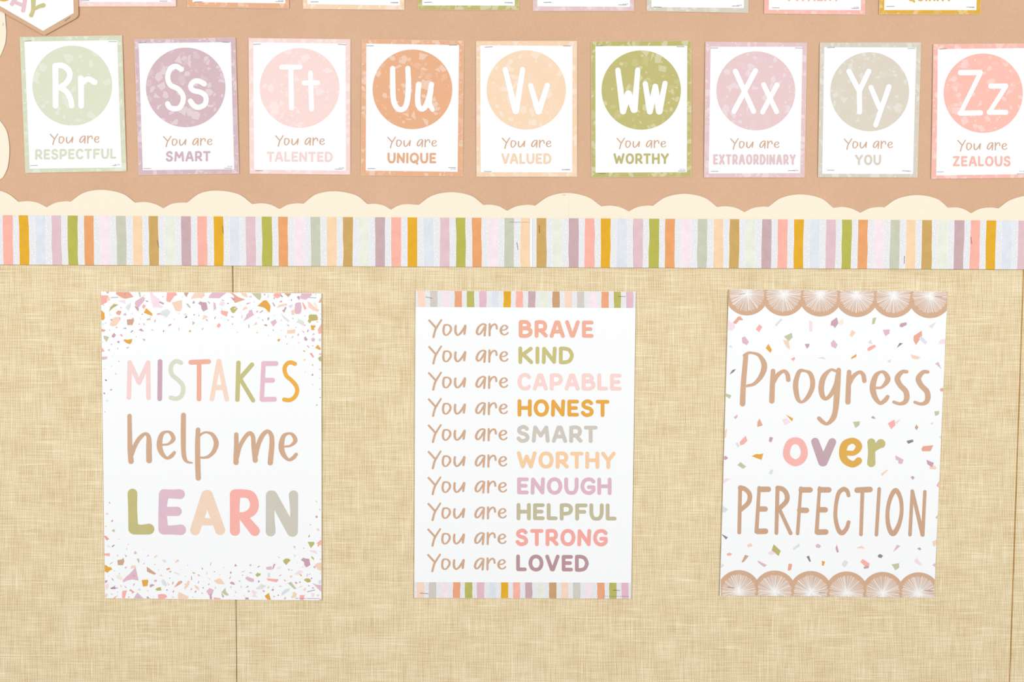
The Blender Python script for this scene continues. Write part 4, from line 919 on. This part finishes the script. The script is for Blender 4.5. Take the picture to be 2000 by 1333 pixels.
FH = '''s:1652,70 1665,48 1747,40 1725,87 1660,88;y:312,125 350,108 370,110 405,105 390,155 350,140;o:200,195 225,172 270,208 245,225 225,212;g:447,262 465,228 485,238 470,272;u:88,130 110,122 127,140 110,155 88,150
m:1447,120 1512,155 1500,188 1470,185 1470,160 1450,155;e:1715,215 1745,195 1772,215 1765,232 1720,228;u:1692,155 1752,180 1735,215 1700,190;e:1333,265 1380,232 1390,238 1340,285;u:1567,290 1585,282 1600,297 1582,313;p:85,318 110,298 145,305 90,340
c:1770,360 1800,310 1810,320 1797,380;g:78,510 127,545 100,570 78,565;o:1762,615 1795,568 1795,622;k:70,735 125,765 110,782;e:275,828 305,808 322,835 285,845;O:487,820 542,872 525,913 470,868;p:438,888 470,870 505,892 465,908
g:640,850 690,812 692,835 645,868;m:817,828 835,815 860,832 848,852 820,845;u:975,850 985,822 1000,880 985,888;e:1138,850 1180,832 1205,855;m:1427,885 1460,825 1487,835;u:1618,855 1640,845 1652,860 1640,870;e:1737,800 1785,780 1780,820 1748,840
c:115,895 140,885 160,898 140,910 120,908;b:232,962 260,903 290,912 250,960;m:360,947 435,985 410,1000 365,965;k:745,918 765,910 780,955 770,960;y:867,950 893,958 880,990 867,990;s:600,1000 605,972 632,977 625,1020 608,1030 597,1025
w:1022,980 1045,945 1075,960 1048,1005;u:1195,1005 1210,988 1240,990 1235,1010 1200,1015;c:1170,958 1190,937 1247,975 1235,990 1200,990;k:1307,910 1325,897 1350,912 1335,930 1312,925;o:1417,980 1475,970 1478,1005 1447,1027
p:1595,960 1612,927 1660,985 1640,990;m:1738,985 1760,970 1780,985 1778,1015;g:66,990 85,970 95,990 72,1005'''
flakes(p3, [(G3, FG), (H3, FH)], 'confetti_print', 'scattered multicoloured confetti chips')
QP, QO, QF = (1430, 670, .2), (1500, 835, .13), (1420, 935, .205)
mb = MB(); R_ = 's 396,274,44 390,400,50 384,567,52 ; s 400,385,40 440,315,42 500,275,34 535,305,42 545,360,44'
S_ = 's 1702,282,34 1655,285,40 1610,345,54 1635,410,52 1690,470,54 1703,530,54 1685,577,46 1635,595,32 1575,578,30'
draw(p3, mb, TAN, 's 130,125,48 118,260,50 105,420,52 98,593,54 ; s 112,122,26 150,100,28 190,97,24 262,124,36 310,215,56 285,315,50 215,397,34 140,420,26', QP)
draw(p3, mb, TAN, R_, QP); draw(p3, mb, TAN, 's 712,275,26 655,278,40 621,370,50 618,450,52 638,545,44 675,577,28 730,535,42 775,450,48 782,370,48 758,300,42 712,275,26', QP)
draw(p3, mb, TAN, 's 1010,275,26 958,264,28 893,330,52 867,430,56 878,515,50 912,545,36 960,505,42 1012,410,50 1025,320,40 ; s 1037,265,46 1027,400,56 1015,560,58 1005,660,52 982,735,52 925,790,32 880,770,40 845,737,40', QP)
draw(p3, mb, TAN, R_, (1430 + 743 * .2, 670 + 10 * .2, .2))
draw(p3, mb, TAN, 's 1402,440,24 1460,432,28 1517,360,52 1490,297,40 1448,284,28 1398,325,48 1370,425,60 1387,520,54 1440,588,36 1490,560,44 1515,527,40', QP)
draw(p3, mb, TAN, S_, QP); draw(p3, mb, TAN, S_, (1430 + 206 * .2, 670 + 2 * .2, .2))
mb.build('word_print', p3.root)
mb = MB()
for txt, c in (('s 410,200,104 320,237,104 272,370,104 300,470,105 403,531,106 505,480,106 541,370,106 495,240,104 410,200,104', (252, 188, 180)),
               ('l 703,215,118 815,520,132 ; l 960,220,118 825,520,132', (202, 172, 180)),
               ('s 1175,385,78 1290,383,78 1360,300,98 1330,228,95 1250,201,90 1150,255,110 1118,380,112 1150,490,108 1250,552,100 1320,535,98 1355,502,106', (230, 178, 88)),
               ('s 1548,225,120 1552,380,108 1547,535,124 ; s 1590,320,90 1640,280,105 1690,245,138', (202, 193, 132))):
    mb = MB(); draw(p3, mb, mat('ink_headline_%d_%d_%d' % c, c, .03), txt, QO); mb.build('letter_print', p3.root)
mb = MB()
for txt in ('l 122,80,36 113,512,36 ; s 125,87,50 165,97,44 205,135,44 214,180,44 195,235,44 130,294,42', 'l 303,85,32 277,505,38 ; l 310,102,54 390,101,52 ; l 300,288,52 360,289,50 ; l 290,502,54 362,500,54',
            'l 478,85,38 467,518,36 ; s 482,90,50 530,102,46 566,150,46 562,215,46 487,292,44 ; l 500,300,34 602,520,36', 'l 700,88,30 669,522,34 ; l 705,107,54 788,107,52 ; l 690,300,52 753,302,52',
            'l 878,88,30 850,512,38 ; l 885,107,54 966,107,52 ; l 875,296,52 932,297,52 ; l 862,510,54 936,508,54', 's 1155,160,36 1140,117,40 1105,101,44 1060,140,40 1035,250,36 1030,370,38 1055,480,42 1092,518,46 1135,475,40 1155,415,36',
            'l 1237,110,54 1358,104,54 ; l 1287,110,36 1273,532,34', 'l 1447,98,34 1420,535,34', 's 1603,112,46 1552,190,40 1526,320,38 1535,450,42 1577,525,50 1630,450,42 1660,320,36 1650,190,38 1603,112,46',
            'l 1762,118,32 1740,535,34 ; l 1762,120,34 1860,535,40 ; l 1882,125,32 1862,530,34'):
    draw(p3, mb, mat('ink_tan_shade', (210, 171, 142), .03), txt, QF)
mb.build('word_print', p3.root)
tiny_text(p3, 'TCR © Teacher Created Resources', 1774, 1164.3, 49)
for s_ in ST((G3, (212, 103, 262, 95), (1757, 117, 1818, 122)), (H3, (122, 1156, 177, 1163), (840, 1203, 895, 1203), (1675, 1185, 1740, 1188))): staple(p3, s_[:2], s_[2:])
